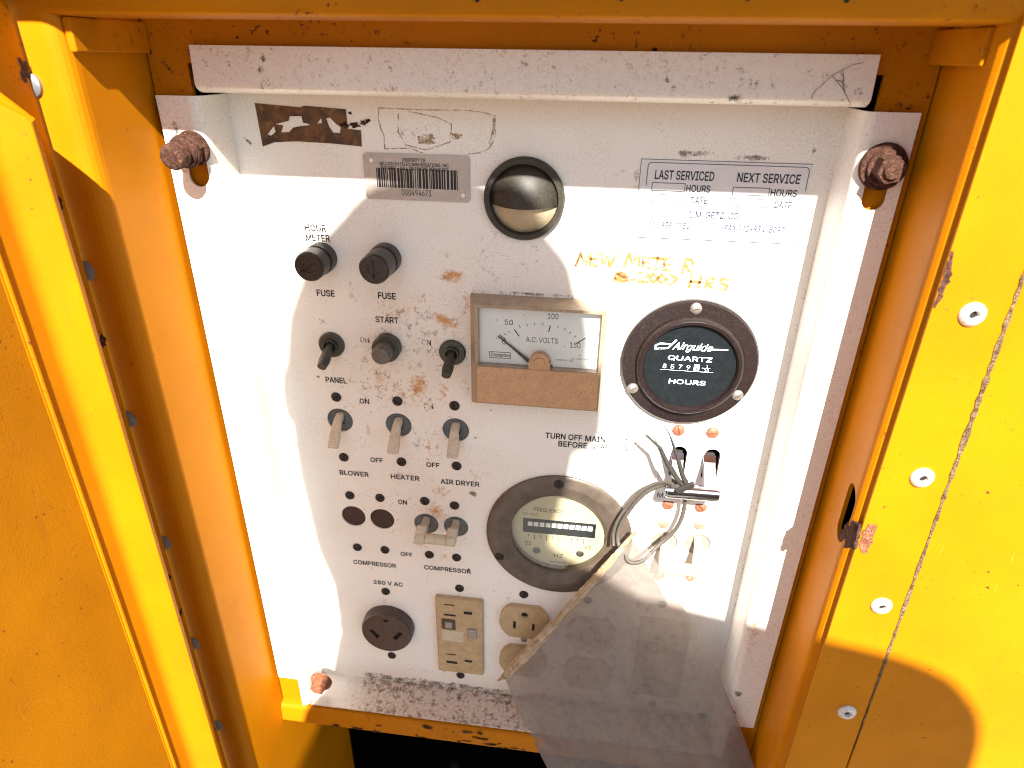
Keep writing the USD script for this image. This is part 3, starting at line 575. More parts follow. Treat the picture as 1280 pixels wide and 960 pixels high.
obj('lettering', cat(letters('L.M. GETZ. CO.', 46.0, -69.4, 3.1, 24, -.2, bold=True), letters('770-938-7731', 26.6, -75.0, 2.9, 20, -.2, bold=True), letters('FAX 770-934-8097', 63.6, -75.2, 3.0, 28, -.2, bold=True)), 'print_sticker_faint', st)

# ---- indicator lamp with half hood
il = obj('indicator_lamp', front(lathe([(16.6, 0), (20.2, 0), (20.2, 2.6), (19.2, 4.2), (17.2, 4.2), (16.6, 3.0)], 64), -35.0, -63.6, 0), 'hood_black', pan, smooth=40, label='round indicator lamp with black half hood over a cream lens')
def capdome(r, h, n=12): 
    R = (r * r + h * h) / (2 * h); a = math.asin(min(1, r / R)); return [(R * math.sin(t), R * math.cos(t) - (R - h)) for t in np.linspace(0, a, n)]
dm = capdome(16.6, 7.5); lens = lathe(dm + [(0, 0)], 48)
obj('lens', front(lens, -35.0, -63.6, -.6), 'lens_cream', il, smooth=50)
hd = capdome(16.9, 9.4); hood = lathe(hd + [(0, 0)], 48).trim_by_plane([0, 1, .10], -2.4)
obj('lamp_hood', front(hood, -35.0, -63.6, -1.2), 'hood_black', il, smooth=40)

# ---- fuse holders
for i, (x, z, h) in enumerate(((-143.9, -98.6, 19.0), (-108.3, -97.2, 22.0))):
    fb = obj('fuse_holder', front(lathe([(0, 0), (8.3, 0), (8.3, 6.2), (7.9, 7.0), (7.0, 7.2), (7.0, 8.2), (0, 8.2)], 36), x, z, 0), 'black_plastic', pan, smooth=35, label=('left' if i == 0 else 'right') + ' black fuse holder under the hour meter legend' if i == 0 else 'black fuse holder right of the hour meter fuse')
    cp = lathe([(0, 8.2), (7.4, 8.2), (7.9, 9), (7.9, h - 1.2), (7.2, h), (3.0, h), (2.8, h - .5), (0, h - .5)], 36)
    cp = cp - cub(-4.5, 4.5, -.5, .5, h - 1.0, h + 1).rotate([0, 0, 30 + 60 * i])
    obj('fuse_cap', front(cp, x, z, 0), 'black_plastic', fb, smooth=30)

# ---- bat toggles and start button
for x, z, nm in ((-144.3, -149.6, 'dark metal bat toggle switch for the panel lamp'), (-73.8, -149.6, 'dark metal bat toggle switch beside the voltmeter')):
    t = obj('toggle_switch', front(cat(lathe([(3.4, 0), (7.6, 0), (7.6, 1.2), (7.0, 1.8), (4.0, 1.8), (4.0, 4), (3.4, 4)], 32), lathe([(0, .2), (3.5, .2), (3.5, 1.2), (0, 1.2)], 20)), x, z, 0), 'olive_metal', pan, smooth=35, label=nm)
    obj('toggle_lever', tube([(x, -.6, z + 1.0), (x - .2, -7, z - 2.4), (x - .4, -16.5, z - 6.8)], [2.0, 2.3, 3.0, 3.2, 2.6], 14), 'olive_metal', t, smooth=50)
sbn = obj('start_button', front(cat(lathe([(5.2, 0), (8.0, 0), (8.0, 5.2), (7.2, 6.2), (5.2, 6.2)], 32)), -111.1, -148.4, 0), 'olive_metal', pan, smooth=35, label='round push button under the START legend')
obj('button_cap', front(lathe([(0, 3), (5.4, 3), (5.4, 13.5), (4.7, 14.6), (0, 14.8)], 28), -111.1, -148.4, 0), 'worn_steel', sbn, smooth=35)

# ---- breaker toggles
def lever(x, z, tipz, tipy, w, mat, par, root=2.6, name='breaker_lever'):
    pts = []
    for yy, zz, ww, th in ((.8, z + root, w * .8, 3.2), (-4.5, z + .6, w * .82, 3.4), (tipy + 1.8, tipz + 3.0, w * 1.08, 4.4), (tipy, tipz + .6, w * 1.14, 5.4)):
        pts.append((yy, zz, ww, th))
    hulls = []; ball = m3.Manifold.sphere(1.15, 10)
    for a, b in zip(pts[:-1], pts[1:]):
        q = []
        for yy, zz, ww, th in (a, b):
            q += [ball.translate([x + sx * (ww / 2 - 1.1), yy + .5 * sz * (th - 1.6), zz + sz * (th - 1.6) / 2]) for sx in (-1, 1) for sz in (-1, 1)]
        hulls.append(m3.Manifold.batch_hull(q))
    m = m3.Manifold.batch_boolean(hulls, m3.OpType.Add)
    return obj(name, m, mat, par, smooth=35)
def breaker_face(x, z, par, mat='slate_disc', nm=None, lab=None):
    d = lathe([(0, -2.2), (8.8, -2.2), (8.8, -1.2), (0, -1.2)], 36) - cub(-2.6, 2.6, -3, 5.4, -1.9, 0)
    return obj(nm or 'breaker_face', front(d, x, z, 0), mat, par, smooth=40, label=lab)
for (x, z), tip, ty, lab in zip(BRK1, (-208.6, -209.0, -210.6), (-12.5, -12.5, -9.5), ('blower', 'heater', 'air dryer')):
    b = breaker_face(x, z, pan, nm='breaker_switch', lab='ivory lever breaker switch above the %s legend' % lab)
    lever(x, z, tip, ty, 6.2, 'ivory_plastic', b)
b = breaker_face(*BRK2[0], pan, nm='double_breaker', lab='two ivory breaker levers joined by a bar, left of the frequency meter')
breaker_face(*BRK2[1], b)
for x, z in BRK2: lever(x, z, -280.6 + 8.8, -14, 6.0, 'ivory_plastic', b)
def rod(xa, xb, y, z, r, seg=24): return trimesh.Trimesh(*(lambda m: (np.stack([m.vertices[:, 2] + xa, m.vertices[:, 0] + y, m.vertices[:, 1] + z], 1), m.faces))(mesh_of(m3.Manifold.cylinder(xb - xa, r, r, seg))), process=False)
tb = obj('tie_bar', cat(rod(-91.6, -78.4, -14.4, -273.0, 3.3)), 'ivory_plastic', b, smooth=35)
obj('tie_bar_end', cat(rod(-98.2, -91.9, -14.4, -273.0, 3.5), rod(-78.1, -72.6, -14.4, -273.0, 3.5)), 'ivory_plastic', b, smooth=35)
for i, (x, z) in enumerate(PLUG):
    obj('blank_plug', front(lathe([(0, -1.6), (8.6, -1.6), (8.6, -.9), (7.6, -.7), (0, -.6)], 32), x, z, 0), 'brown_plug', pan, smooth=40)
# holes / dark screws round the breakers
def screw(x, z, y, r, h, matn, ang, par, name='screw', slot_w=.7):
    m = lathe([(0, -.3), (r, -.3), (r, h * .3), (r * .86, h * .68), (r * .5, h * .93), (0, h)], 20)
    m = m - cub(-r * 1.2, r * 1.2, -slot_w / 2, slot_w / 2, h * .45, h * 2).rotate([0, 0, ang])
    return obj(name, front(m, x, z, y), matn, par, smooth=45)
rg = np.random.default_rng(2)
for x, z in ((-145.6, -183.9), (-145.4, -226.6), (-108.0, -183.6), (-108.2, -226.4), (-73.6, -183.9), (-73.4, -226.0), (-144.4, -255.7), (-143.5, -298.6), (-124.3, -255.6), (-124.3, -298.5),
             (-94.8, -254.9), (-93.7, -298.9), (-75.5, -256.3), (-75.2, -299.0), (-126.6, -336.1), (-126.6, -399.4), (-73.8, -326.0), (-75.0, -412.0), (-29.6, -325.6)):
    screw(x, z, 0, 3.1, 1.5, 'dark_screw', rg.uniform(0, 180), pan)

# ---- voltmeter
hull = lambda a: m3.Manifold.hull_points(np.array(a, float))
def rect(x0, x1, z0, z1, y): return [(x0, y, z0), (x1, y, z0), (x1, y, z1), (x0, y, z1)]
vb = hull(rect(-62.8, 11.0, -178.5, -114.2, -.02) + rect(-62.6, 10.8, -178.3, -114.4, -4) + rect(-58.8, 9.4, -174.3, -116.2, -12))
vb = vb - cub(-57.2, 7.6, -14, -7, -151.0, -117.8) - cub(-58.0, 8.6, -12.6, -11.2, -173.6, -151.2)
vm = obj('voltmeter', vb, 'meter_beige', pan, label='rectangular beige AC voltmeter with white dial reading zero')
obj('dial', cub(-57.1, 7.5, -7.6, -7.02, -150.9, -117.9), 'dial_white', vm)
obj('lower_cover', rbox(-57.9, 8.5, -12.9, -11.25, -173.5, -151.3, .5), 'meter_tan', vm, smooth=30)
piv = np.array([-23.9, -150.5])
tk = []
for (x, z), l, w in zip(((-46.2, -134.2), (-38.2, -130.6), (-19.0, -127.0), (-.2, -133.0)), (4.2, 4.6, 4.0, 6.0), (.5, .55, .55, .55)):
    d = np.array([x, z]) - piv; d /= np.linalg.norm(d); tk.append(LineString([(x, z), tuple(np.array([x, z]) - d * l)]).buffer(w / 2, cap_style=2))
for x, z in ((-43.6, -133.2), (-41.3, -131.6), (-35.6, -128.1), (-31.6, -126.8), (-27.4, -126.1), (-23.0, -125.8), (-14.8, -126.9), (-10.9, -128.2), (-8.0, -129.9), (-5.2, -132.0)):
    d = np.array([x, z]) - piv; d /= np.linalg.norm(d); tk.append(LineString([(x, z), tuple(np.array([x, z]) - d * 1.5)]).buffer(.16, cap_style=2))
tk += [Point(p).buffer(.3) for p in ((-47.4, -125.8), (-47.6, -136.2), (0.6, -123.2), (-37.4, -131.6), (-2.6, -143.2), (-11, -138.4), (-33, -122))]
lg = frame(-51.8, -39.8, -148.0, -144.2, .3)
obj('scale_marks', cat(front(prism(unary_union(tk + [lg]), .08), 0, 0, -7.62), letters('0', -44.8, -139.6, 3.0, 2.3, -7.62), letters('50', -43.4, -128.2, 3.0, 4.4, -7.62), letters('100', -20.6, -123.4, 3.0, 5.6, -7.62), letters('150', -8.0, -139.0, 3.0, 5.4, -7.62),
    letters('A.C. VOLTS', -31.8, -137.2, 2.9, 17.2, -7.62), letters('Crompton', -50.9, -147.0, 2.0, 10.4, -7.62, bold=True), letters('TYPE 40-100', -15.0, -147.2, 1.0, 9, -7.62), letters('C.E.-007-00AA', -7.2, -145.9, .9, 9.5, -7.62)), 'ink_black', vm)
nd = Polygon([(-47.0, -134.7), (-46.7, -134.2), (-38.5, -140.2), (-29.0, -147.6), (-30.2, -149.2), (-39.4, -140.9)])
obj('needle', front(cat(prism(nd, .3), prism(LineString([(-20, -147.5), (-16.8, -150.8)]).buffer(.4), .3)), 0, 0, -8.6), 'ink_black', vm)
obj('needle_boss', front(cat(prism(unary_union([Point(-23.8, -147.0).buffer(5.2), sbox(-29.6, -151.4, -18.0, -147)]).intersection(sbox(-40, -151.6, 0, -100)), 4.6), lathe([(0, 0), (3.2, 0), (2.8, 5.3), (0, 5.5)], 20).translate([-23.8, -147, 0])), 0, 0, -7.7), 'meter_tan', vm, smooth=30, label='tan half-round boss over the needle pivot')
obj('window', cub(-57.15, 7.55, -11.3, -10.9, -150.95, -117.85), 'clear_window', vm)

# ---- round hour meter
hx, hz = 55.8, -146.8
hm = obj('hour_meter', front(lathe([(0, 0), (36.2, 0), (36.2, 2.2), (35.2, 3.6), (28.6, 4.4), (27.6, 7.4), (26.4, 8.4), (24.8, 8.2), (23.8, 5.6), (0, 5.6)], 80), hx, hz, 0), 'black_bakelite', pan, smooth=35, label='black round hour meter with three screws at the right')
obj('dial', front(lathe([(0, 5.6), (23.7, 5.6), (23.7, 5.75), (0, 5.75)], 60), hx, hz, 0), 'dial_black', hm)
yl = -5.85
swash = [[(39.4, -136.8), (37.0, -137.6), (36.8, -135.4), (39.0, -134.2), (44.0, -134.2)], [(39.2, -137.0), (43.2, -136.6), (47.0, -131.9)], [(63.8, -136.0), (73.6, -135.6)]]
obj('maker_script', cat(strokes(swash, .95, yl), letters('Airguide', 45.6, -137.0, 3.9, 20.0, yl, .35, True)), 'mark_pale_blue', hm)
obj('lettering', cat(letters('QUARTZ', 43.9, -143.2, 2.6, 23.0, yl, bold=True), letters('HOURS', 46.0, -157.0, 2.6, 19.4, yl, bold=True)), 'mark_pale_blue', hm)
cw_ = obj('counter', front(prism(frame(40.6, 68.4, -149.2, -144.4, .22).difference(sbox(40, -149, 69, -143)), .06), 0, 0, yl), 'mark_pale_blue', hm)
obj('digits', cat(*[letters(c, 41.8 + 4.15 * i, -148.2, 2.5, 1.9, yl) for i, c in enumerate('8579')]), 'mark_pale_blue', cw_)
obj('digits', cat(front(prism(sbox(58.0, -148.6, 60.9, -144.8).difference(sbox(59.2, -146.5, 59.7, -145.2)).difference(sbox(59.2, -148.2, 59.7, -147)), .06), 0, 0, yl), letters('1', 64.4, -146.6, 1.8, .9, yl), letters('10', 63.6, -149.0, 1.6, 2.4, yl), front(prism(sbox(62.2, -146.9, 66.6, -146.7), .06), 0, 0, yl)), 'mark_pale_blue', cw_)
for x, z, a in ((hx - .8, hz + 32.2, 15), (hx - 28.2, hz - 15.6, 40), (hx + 27.6, hz - 15.4, 35)):
    screw(x, z, -3.6, 3.1, 2.2, 'grey_screw', a, hm)

# ---- frequency meter
fx, fz = FQ
bz = lathe([(30.8, -8), (40, -8), (40, 0), (46.2, 0), (46.2, 1.4), (44.6, 2.6), (39.2, 3.0), (37.6, 2.4), (31.2, .4), (30.8, 0)], 90)
fm = obj('frequency_meter', front(bz, fx, fz, 0), 'bezel_grey', pan, smooth=35, label='round frequency meter with grey bezel and cream dial')
obj('dial', front(lathe([(0, -7.6), (33, -7.6), (33, -7), (0, -7)], 64), fx, fz, 0), 'dial_cream', fm)
obj('reed_window', front(prism(sbox(-32, -277.8, 14.8, -266.6), .3), 0, 0, 6.98), 'dial_black', fm)
for k in range(11):
    xk = -27.4 + k * 3.86; obj('reed', front(prism(sbox(xk - 1.5, -271.8, xk + 1.5, -268.6), .6), 0, 0, 6.6), 'reed_white', fm)
tks = [sbox(-28.3 + 4.0 * k - .2, -283.4 if k % 2 else -281.6, -28.3 + 4.0 * k + .2, -279.3) for k in range(11)]
obj('scale_marks', cat(front(prism(unary_union(tks), .1), 0, 0, 6.95), letters('55', -30.4, -288.6, 3.0, 4.2, 6.95), letters('65', 9.0, -287.6, 3.0, 4.0, 6.95), letters('HZ', -11.0, -296.6, 3.0, 6.0, 6.95), letters('FREQUENCY', -25.2, -260.4, 2.9, 18.6, 6.95), letters('120 VOLT', -32.6, -263.8, 1.6, 10.0, 6.95),
   *[letters('VIBRATING REED', -14, -301.5, 1.2, 12, 6.95)]), 'ink_black', fm)
for x, z in ((-22.6, -292.4), (6.0, -291.8)): screw(x, z, 7.0, 2.6, .8, 'worn_steel', 30, fm)
for a in (92, 208, 330): screw(fx + 42.2 * math.cos(math.radians(a)), fz + 42.2 * math.sin(math.radians(a)) * .98, -2.6, 3.2, .9, 'dark_screw', a, fm)
obj('window', front(lathe([(0, -2.0), (31, -2.0), (31, -1.6), (0, -1.6)], 48), fx, fz, 0), 'clear_window', fm)

# ---- main breaker with chrome handle
mp = rrect(47.0, 84.6, -237.6, -193.6, 1.0).difference(unary_union([rrect(x - 4.5, x + 4.5, -221.5, -199, 4.4) for x in (58.0, 76.6)]))
mb = obj('main_breaker', front(prism(mp, 1.4), 0, 0, -.02), 'plate_pale', pan, label='main breaker plate with two chrome levers joined by a chrome bar')
obj('lettering', letters('MAIN', 49.0, -235.4, 3.2, 12, -1.5), 'print_black', mb)
for x in (57.0, 75.0):
    lv = hull([(x + sx * 3.0, y, z) for sx in (-1, 1) for y, z in ((1.5, -203.0), (1.5, -206.8), (-3, -203.4))] + [(x + sx * 3.0, -2.0, -209.5) for sx in (-1, 1)])
    l2 = hull([(x + sx * w, y, z) for sx in (-1, 1) for w, y, z in ((3.0, -3, -203.4), (3.0, -1.0, -210), (3.3, -16.5, -215.5), (3.3, -14.5, -219))])
    obj('chrome_lever', m3.Manifold.batch_boolean([lv, l2], m3.OpType.Add), 'worn_steel', mb)
    obj('lever_collar', hull([(x + sx * 3.4, y, z) for sx in (-1, 1) for y, z in ((-2.2, -202.8), (-2.2, -209), (-5.6, -205.2), (-4.6, -210.4))]), 'chrome', mb)
obj('handle_bar', cat(rod(51.6, 79.4, -16.4, -219.4, 4.3, 32), rod(50.6, 51.7, -16.4, -219.4, 3.6, 32), rod(79.3, 80.3, -16.4, -219.4, 3.6, 32)), 'chrome', mb, smooth=35)
obj('breaker_body', cub(48, 84, 3, 8, -232, -196), 'cavity_dark', mb)
for x, z, a in ((55.9, -189.0, 100), (74.8, -188.9, 10), (56.2, -241.0, 160), (75.6, -240.8, 130)): screw(x, z, 0, 3.5, 2.0, 'copper_screw', a, pan)
for x, z, a in ((55.4, -255.6, 20), (76.8, -254.2, 170), (57.3, -297.2, 30), (77.3, -296.0, 60)): screw(x, z, 0, 3.3, 1.8, 'tan_screw', a, pan)
# lower double breaker
lb = breaker_face(*LOWB[0], pan, 'breaker_grey', 'lower_double_breaker', 'pale double breaker with joined levers under the main breaker')
breaker_face(*LOWB[1], lb, 'breaker_grey')
for x, z in LOWB: lever(x + .2, z, z - 9.0, -11.5, 6.6, 'pale_ivory', lb, 3.2)
obj('tie_bar', rbox(53.6, 81.4, -13.8, -9.6, -284.4, -276.0, 1.4), 'pale_ivory', lb, smooth=35)

# ---- outlets
ro = obj('round_outlet', front(lathe([(0, 0), (18.6, 0), (18.6, 6.0), (17.6, 8.2), (16.2, 8.6), (0, 8.4)], 64) - lathe([(0, 7.2), (2.2, 7.2), (2.2, 12), (0, 12)], 4).scale([1, .7, 1]).translate([.6, 12.6, 0]) - cub(-1.6, 1.6, -4.4, 4.4, 6.4, 12).rotate([0, 0, 36]).translate([-8.4, -1.4, 0]) - cub(-1.6, 1.6, -4.4, 4.4, 6.4, 12).rotate([0, 0, -36]).translate([8.4, -1.0, 0]) , -126.2, -368.0, 0), 'outlet_brown', pan, smooth=35, label='dark brown round three-slot power outlet')
obj('outlet_slot', cat(*[front(cub(-1.5, 1.5, -4.3, 4.3, 6.45, 6.6).rotate([0, 0, a]), -126.2 + x, -368 + z, 0) for x, z, a in ((-8.4, -1.4, 36), (8.4, -1.0, -36))], front(cub(-1.4, 1.4, -1, 1, 7.25, 7.4), -125.6, -355.4, 0)), 'slot_dark', ro)
def gfci(cx, cz, tilt, lab, full=True):
    b = rbox(-16.8, 16.8, -36.2, 36.2, -1, 3.6, 1.2)
    q = lambda m: front(m.rotate([0, 0, tilt]) if hasattr(m, 'rotate') else m, cx, cz, 0)
    o = obj('safety_outlet', q(b), 'ivory_receptacle', pan, smooth=35, label=lab)
    obj('slot', cat(*[q(cub(a, b_, c, d, 3.62, 3.72)) for a, b_, c, d in ((-10.4, -2.8, 30.4, 31.2), (-10.6, -2.4, 20.4, 22.0), (3.4, 9.2, 23.6, 26.2), (-9.8, -3.2, -18.0, -17.0), (-10.4, -2.4, -26.6, -24.4), (3.2, 8.8, -23.4, -21.4))]), 'slot_dark', o)
    obj('test_button', q(rbox(-12.4, -2.8, 8.0, 17.2, 3, 4.6, .5)), 'outlet_brown', o); obj('button_face', q(rbox(-10.0, -4.8, 9.8, 15.4, 4, 5.2, .4)), 'grey_screw', o)
    obj('reset_button', q(rbox(5.8, 12.6, 1.6, 10.2, 3, 4.8, .5)), 'grey_screw', o)
    obj('button_recess', q(rbox(-13.0, 3.0, -4.0, 6.5, 3, 4.0, .4)), 'ivory_plastic', o)
    return o
gfci(-74.0, -369.6, 0, 'ivory outlet with test and reset buttons, left of the duplex outlet')
gfci(66.0, -370.0, 0, 'ivory outlet with buttons showing through the plastic bag')
def duplex(cx, cz, lab):
    o = None
    for k, dz in enumerate((0, -38.6)):
        sh_ = Point(0, 0).buffer(17.2, quad_segs=12).intersection(sbox(-17.2, -14.2, 17.2, 14.2))
        m = prism(sh_, 3.4) - m3.Manifold.cylinder(5, 2.5, 2.5, 16).translate([.2, 7.4, 2.4]) - cub(-7.6, -5.6, -6.2, .8, 2.4, 8) - cub(5.6, 7.4, -6.6, .2, 2.4, 8)
        if k == 0: o = obj('duplex_outlet', front(m, cx, cz, 0), 'ivory_receptacle', pan, smooth=30, label=lab); p = o
        else: p = obj('outlet_face', front(m, cx, cz + dz, 0), 'ivory_receptacle', o, smooth=30)
        obj('slot', cat(*[front(cub(a, b, c, d, 2.42, 2.52), cx, cz + dz, 0) for a, b, c, d in ((-7.5, -5.7, -6.1, .7), (5.7, 7.3, -6.5, .1), (-1.7, 2.1, 5.6, 9.2))]), 'slot_dark', o)
    screw(cx, cz - 19.3, 0, 2.2, 1.2, 'tan_screw', 20, o)
duplex(-28.6, -348.6, 'ivory duplex outlet half hidden by the rolled bag edge')
duplex(17.6, -354.0, 'ivory duplex outlet showing through the plastic bag')
for x, z in ((13.6, -324.7), (62.0, -321.6), (66, -418)): screw(x, z, 0, 3.0, 1.4, 'dark_screw', 40, pan)

# ------------------------------------------------------------------ plastic bag and its tie wire
bag = thing('plastic_bag', 'cloudy translucent plastic document bag with rolled hem hanging from the main breaker', 'bag', (30, -20, -500))
def bagpt(s, t, lay):
    a = np.array([39., -253.]) * (1 - t) ** 2 + np.array([110., -345.]) * 2 * t * (1 - t) + np.array([178., -545.]) * t ** 2
    b = np.array([-40.5, -387.]) * (1 - t) + np.array([36., -548.]) * t
    p = a + (b - a) * s
    # edges bow a little
    p = p + np.array([-1.0 * math.sin(math.pi * min(1, t * 2)) * s, 0])
    y = -15.5 - 26 * t ** .8 - 3.5 * math.sin(3.1 * s) * t ** .5 - 2.2 * math.sin(5.2 * s + 3 * t) * t - 1.2 * math.sin(11 * t + 4 * s) * min(1, 3 * t)
    fo = min(1, 2.5 * t)                                        # soft creases fanning down from the tied corner
    for k, (s0, sl_, wd, am) in enumerate(((.22, .10, .05, 2.6), (.46, -.06, .04, -2.2), (.66, .12, .06, 2.4), (.84, .02, .04, -1.8))):
        y += am * fo * math.exp(-((s - s0 - sl_ * t) / wd) ** 2)
    y += 1.6 * fo * math.exp(-((t - .42 - .15 * s) / .03) ** 2) - 1.4 * fo * math.exp(-((t - .66 + .1 * s) / .035) ** 2)
    y += 2.0 * (meshkit.fbm(np.array([[s * 5, t * 6, lay * .3]]), 3)[0] - .5) * min(1, 3 * t) * 2
    return (p[0], y + lay * (.5 + 1.4 * math.sin(math.pi * s) * min(1, t * 1.5)), p[1])
ns, nt = 60, 90
VB, FB = [], []
for lay in (-1, 1):
    o = len(VB)
    for i in range(ns + 1):
        for j in range(nt + 1): VB.append(bagpt(i / ns, j / nt, lay))
    for i in range(ns):
        for j in range(nt):
            a, b, c, d = o + i * (nt + 1) + j, o + (i + 1) * (nt + 1) + j, o + (i + 1) * (nt + 1) + j + 1, o + i * (nt + 1) + j + 1
            FB += [[a, b, c], [a, c, d]] if lay < 0 else [[a, c, b], [a, d, c]]
half = (ns + 1) * (nt + 1)
for j in range(nt):
    for base in (0, ns * (nt + 1)):
        a, d = base + j, base + j + 1; FB += [[a, d, half + d], [a, half + d, half + a]]
obj('bag_sheet', trimesh.Trimesh(VB, FB, process=False), 'cloudy_plastic', bag, smooth=True)
hem = [(37.5, -15, -252.0), (21.5, -17, -280), (-1.2, -17.5, -320), (-21.5, -17, -356), (-40.5, -16.5, -389)]
hm_ = tube(hem, [1.0, 2.2, 3.0, 2.7, 3.6, 4.4, 2.6], 16)
hv = hm_.vertices; yc = np.interp(hv[:, 2], [h[2] for h in hem[::-1]], [h[1] for h in hem[::-1]]); hm_.vertices = np.stack([hv[:, 0], yc + .45 * (hv[:, 1] - yc), hv[:, 2]], 1); hm_ = ragged(hm_, .8, 7, 2.0)
obj('rolled_hem', hm_, 'bag_hem_plastic', bag, smooth=60)
fr_ = [tube([(-40, -17, -387), (-43 - k, -16.5 + .6 * k, -391.5 - 1.3 * k)], [1.8, .5], 8, smooth=0) for k in range(3)]
obj('frayed_hem_end', cat(*fr_), 'bag_hem_plastic', bag, smooth=60)
wire = thing('tie_wire', 'grey braided wire looped round the breaker lever and through the bag corner', 'wire', (45, -15, -240))
w1 = [(61.5, -20.5, -212.6), (56, -19, -215.0), (51, -14, -217.6), (42, -11, -225), (33.2, -9.5, -240), (28.4, -9.0, -254), (27.6, -10, -261), (29, -13, -266)]
obj('wire_strand', tube(w1, 1.25, 10), 'wire_braid', wire, smooth=60)
obj('wire_strand', tube([(p[0] - 1.9, p[1] + .5, p[2] + 1.4) for p in w1[1:5]] + [(26.0, -9.2, -252), (25.0, -10, -260), (25.6, -13, -266)], 1.0, 10), 'wire_braid', wire, smooth=60)
obj('wire_strand', tube([(60.5, -21, -208.5), (62.5, -13, -222), (64.0, -9.0, -229.5), (64.0, -8.6, -242), (59.6, -9.0, -255.4), (50, -12.5, -266), (43, -18.5, -270.4), (36.4, -19.5, -272), (33, -16, -269)], 1.25, 10), 'wire_braid', wire, smooth=60)
obj('wire_tail', cat(tube([(60, -21, -212.5), (53, -21, -204.8), (47.5, -20, -196), (44.6, -19, -190.4)], [1.4, 1.3, 1.3, 1.0], 8), tube([(44.6, -19, -190.4), (36.2, -18, -183.4)], [1.0, .6], 8, smooth=0)), 'wire_dark', wire, smooth=60)
obj('wire_tail', tube([(61, -21.5, -211), (58, -21, -205), (54.6, -20, -196), (51.4, -19, -188.4), (48, -18.4, -181), (43.8, -18, -175.6)], [1.4, 1.3, 1.1, .8, .35, .2], 8), 'wire_dark', wire, smooth=60)
kn = m3.Manifold.batch_hull([m3.Manifold.sphere(1.1, 8).translate(p) for p in ((56.0, -22.0, -214.6), (63.6, -23.0, -208.8), (57.2, -21.5, -216.6), (64.4, -22.2, -211.2))])
obj('wire_knot', kn, 'wire_dark', wire, smooth=50)

# ------------------------------------------------------------------ the photographer, whose shadow lies on the panel
per = thing('person', 'person in dark jacket holding a phone up to the panel', 'person', (190, -700, -1300))
def chain(items, step=9, it=12):
    """items: list of ((p, r), (p, r)) bones -> one smooth mesh"""
    ms = [m3.Manifold.batch_hull([m3.Manifold.sphere(r, 16).translate(list(p)) for p, r in bone]) for bone in items]
    m = mesh_of(m3.Manifold.batch_boolean(ms, m3.OpType.Add).refine_to_length(step)); m = trimesh.Trimesh(m.vertices, m.faces, process=True)
    trimesh.smoothing.filter_taubin(m, iterations=it); return m
HC = np.array([28., -560, 325])
def J(x, y, z, r): return ((x, y, z), r)
head = J(HC[0], HC[1] - 10, HC[2] + 34, 82), J(HC[0], HC[1] + 24, HC[2] - 52, 64)
neckb = J(HC[0] + 22, HC[1] - 60, HC[2] - 90, 58); chest = J(165, -690, 165, 100)
shl, shr = J(65, -690, 188, 60), J(280, -690, 200, 60)
belly, pel = J(190, -740, -60, 125), J(200, -760, -300, 130)
el, er = J(-55, -640, -60, 44), J(292, -700, -120, 46)
wl, wr = J(-66, -410, -52, 27), J(296, -640, -360, 28)
hl, hr_ = J(120, -760, -350, 95), J(290, -760, -350, 95)
kl, kr = J(110, -735, -800, 62), J(300, -745, -800, 62)
al, ar = J(105, -765, -1215, 42), J(310, -765, -1215, 42)
skin = [head, (neckb, head[1]), (neckb, chest), (el, wl), (er, wr)]
PH = AX @ np.array([0, 0, 1.])
def cpt(r, u, f): return np.array([0, -330, 0.]) + AX @ np.array([r, u, f])
fing = []
palm = cpt(-76, -50, -44); fing.append((wl, (tuple(palm), 20)))
for k, dz in enumerate((18, 4, -10, -23)):              # left hand round the lower left end of the phone
    a = cpt(-86, -28 + dz, -28); b = cpt(-84, -26 + dz, -7); c = cpt(-64 + 3 * (k % 2), -25 + dz, -5.5)
    fing += [((tuple(palm), 14), (tuple(a), 9)), ((tuple(a), 9), (tuple(b), 8.4)), ((tuple(b), 8.4), (tuple(c), 7))]
t1 = cpt(-62, -56, -38); t2 = cpt(-44, -46, -29); fing += [((tuple(palm), 15), (tuple(t1), 10.5)), ((tuple(t1), 10.5), (tuple(t2), 8))]
pr = np.array(wr[0]) + [0, 18, -70]; fing.append((wr, (tuple(pr), 22)))
for k in range(4):                                      # right hand hanging relaxed
    a = pr + [-20 + 13 * k, 8, -30]; b = a + [0, 8, -28 - 3 * (k in (1, 2))]; c = b + [0, 14, -20]
    fing += [((tuple(pr), 15), (tuple(a), 9)), ((tuple(a), 9), (tuple(b), 8.4)), ((tuple(b), 8.4), (tuple(c), 7))]
t1 = pr + [-30, 18, 0]; t2 = t1 + [-4, 14, -28]; fing += [((tuple(pr), 15), (tuple(t1), 10.5)), ((tuple(t1), 10.5), (tuple(t2), 8.5))]
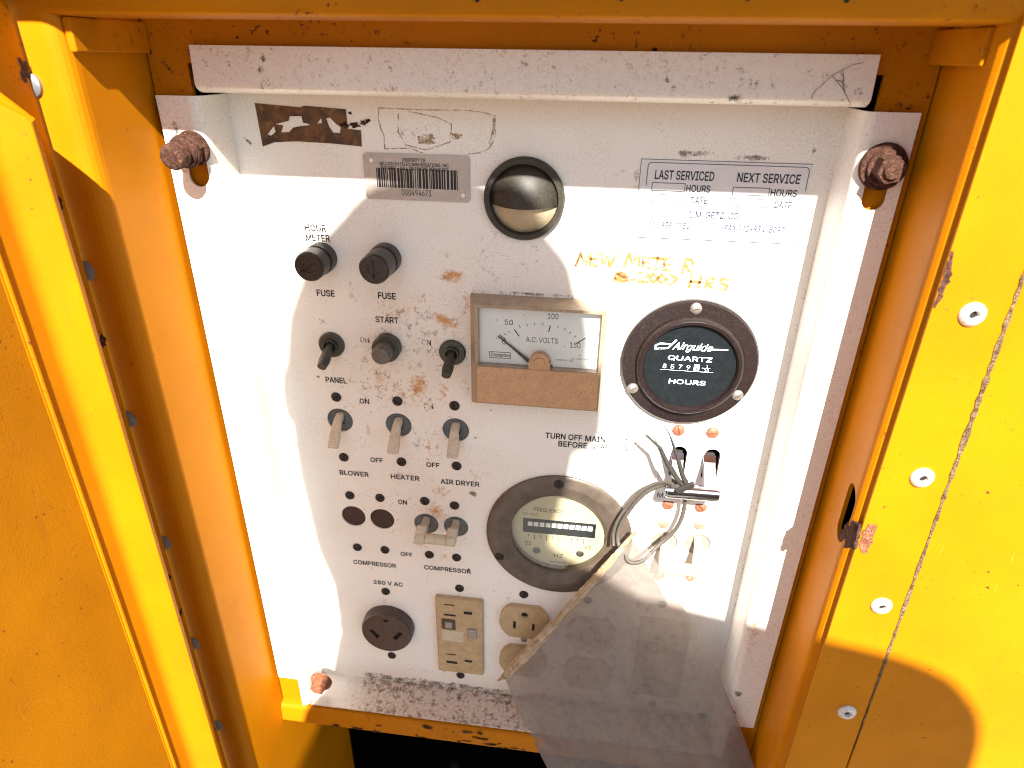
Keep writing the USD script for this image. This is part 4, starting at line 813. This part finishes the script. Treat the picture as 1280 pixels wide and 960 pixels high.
body = chain(skin + fing + [(chest, belly), (belly, pel), (pel, hl), (pel, hr_), (hl, kl), (kl, al), (hr_, kr), (kr, ar), (chest, shl), (chest, shr), (shl, el), (shr, er),
              (J(HC[0], HC[1] + 82, HC[2] - 12, 12), J(HC[0], HC[1] + 70, HC[2] + 16, 9)), (J(HC[0] - 82, HC[1], HC[2] - 8, 15), J(HC[0] - 80, HC[1], HC[2] + 8, 16)), (J(HC[0] + 82, HC[1], HC[2] - 8, 15), J(HC[0] + 80, HC[1], HC[2] + 8, 16))], 8, 10)
obj('body', body, 'skin', per, smooth=True)
grow = lambda j, d: (j[0], j[1] + d)
obj('jacket', chain([(grow(chest, 9), grow(belly, 9)), (grow(belly, 9), grow(pel, 7)), (grow(chest, 9), grow(shl, 9)), (grow(chest, 9), grow(shr, 9)), (grow(shl, 9), grow(el, 9)), (grow(shr, 9), grow(er, 9)), (grow(el, 9), (tuple(np.array(wl[0]) * .75 + np.array(el[0]) * .25), 40)), (grow(er, 9), (tuple(np.array(wr[0]) * .75 + np.array(er[0]) * .25), 40))], 14, 8), 'jacket_cloth', per, smooth=True)
obj('trousers', chain([(grow(pel, 5), grow(hl, 8)), (grow(pel, 5), grow(hr_, 8)), (grow(hl, 8), grow(kl, 10)), (grow(kl, 10), grow(al, 12)), (grow(hr_, 8), grow(kr, 10)), (grow(kr, 10), grow(ar, 12))], 16, 8), 'trouser_cloth', per, smooth=True)
for a in (al, ar):
    obj('shoe', chain([(J(a[0][0], a[0][1] - 20, -1262, 38), J(a[0][0], a[0][1] + 150, -1266, 34)), (J(a[0][0], a[0][1], -1225, 44), J(a[0][0], a[0][1] + 40, -1262, 38))], 12, 4), 'black_plastic', per, smooth=True)
obj('hair', chain([(J(HC[0], HC[1] - 18, HC[2] + 34, 88), J(HC[0], HC[1] - 30, HC[2] - 6, 88)), (J(HC[0], HC[1] - 30, HC[2] - 6, 88), J(HC[0] - 4, HC[1] - 26, HC[2] - 70, 80))], 9, 4), 'hair', per, smooth=True)
ph = thing('phone', 'black phone held level by the person in front of the panel', 'phone', (0, -340, 0))
pb = mesh_of(rbox(-92, 46, -37, 37, -16, -8, 3.5)); v = np.array([cpt(*q) for q in np.asarray(pb.vertices) - [0, 26, 0]])
obj('phone_body', trimesh.Trimesh(v, pb.faces, process=False), 'phone_black', ph, smooth=40)
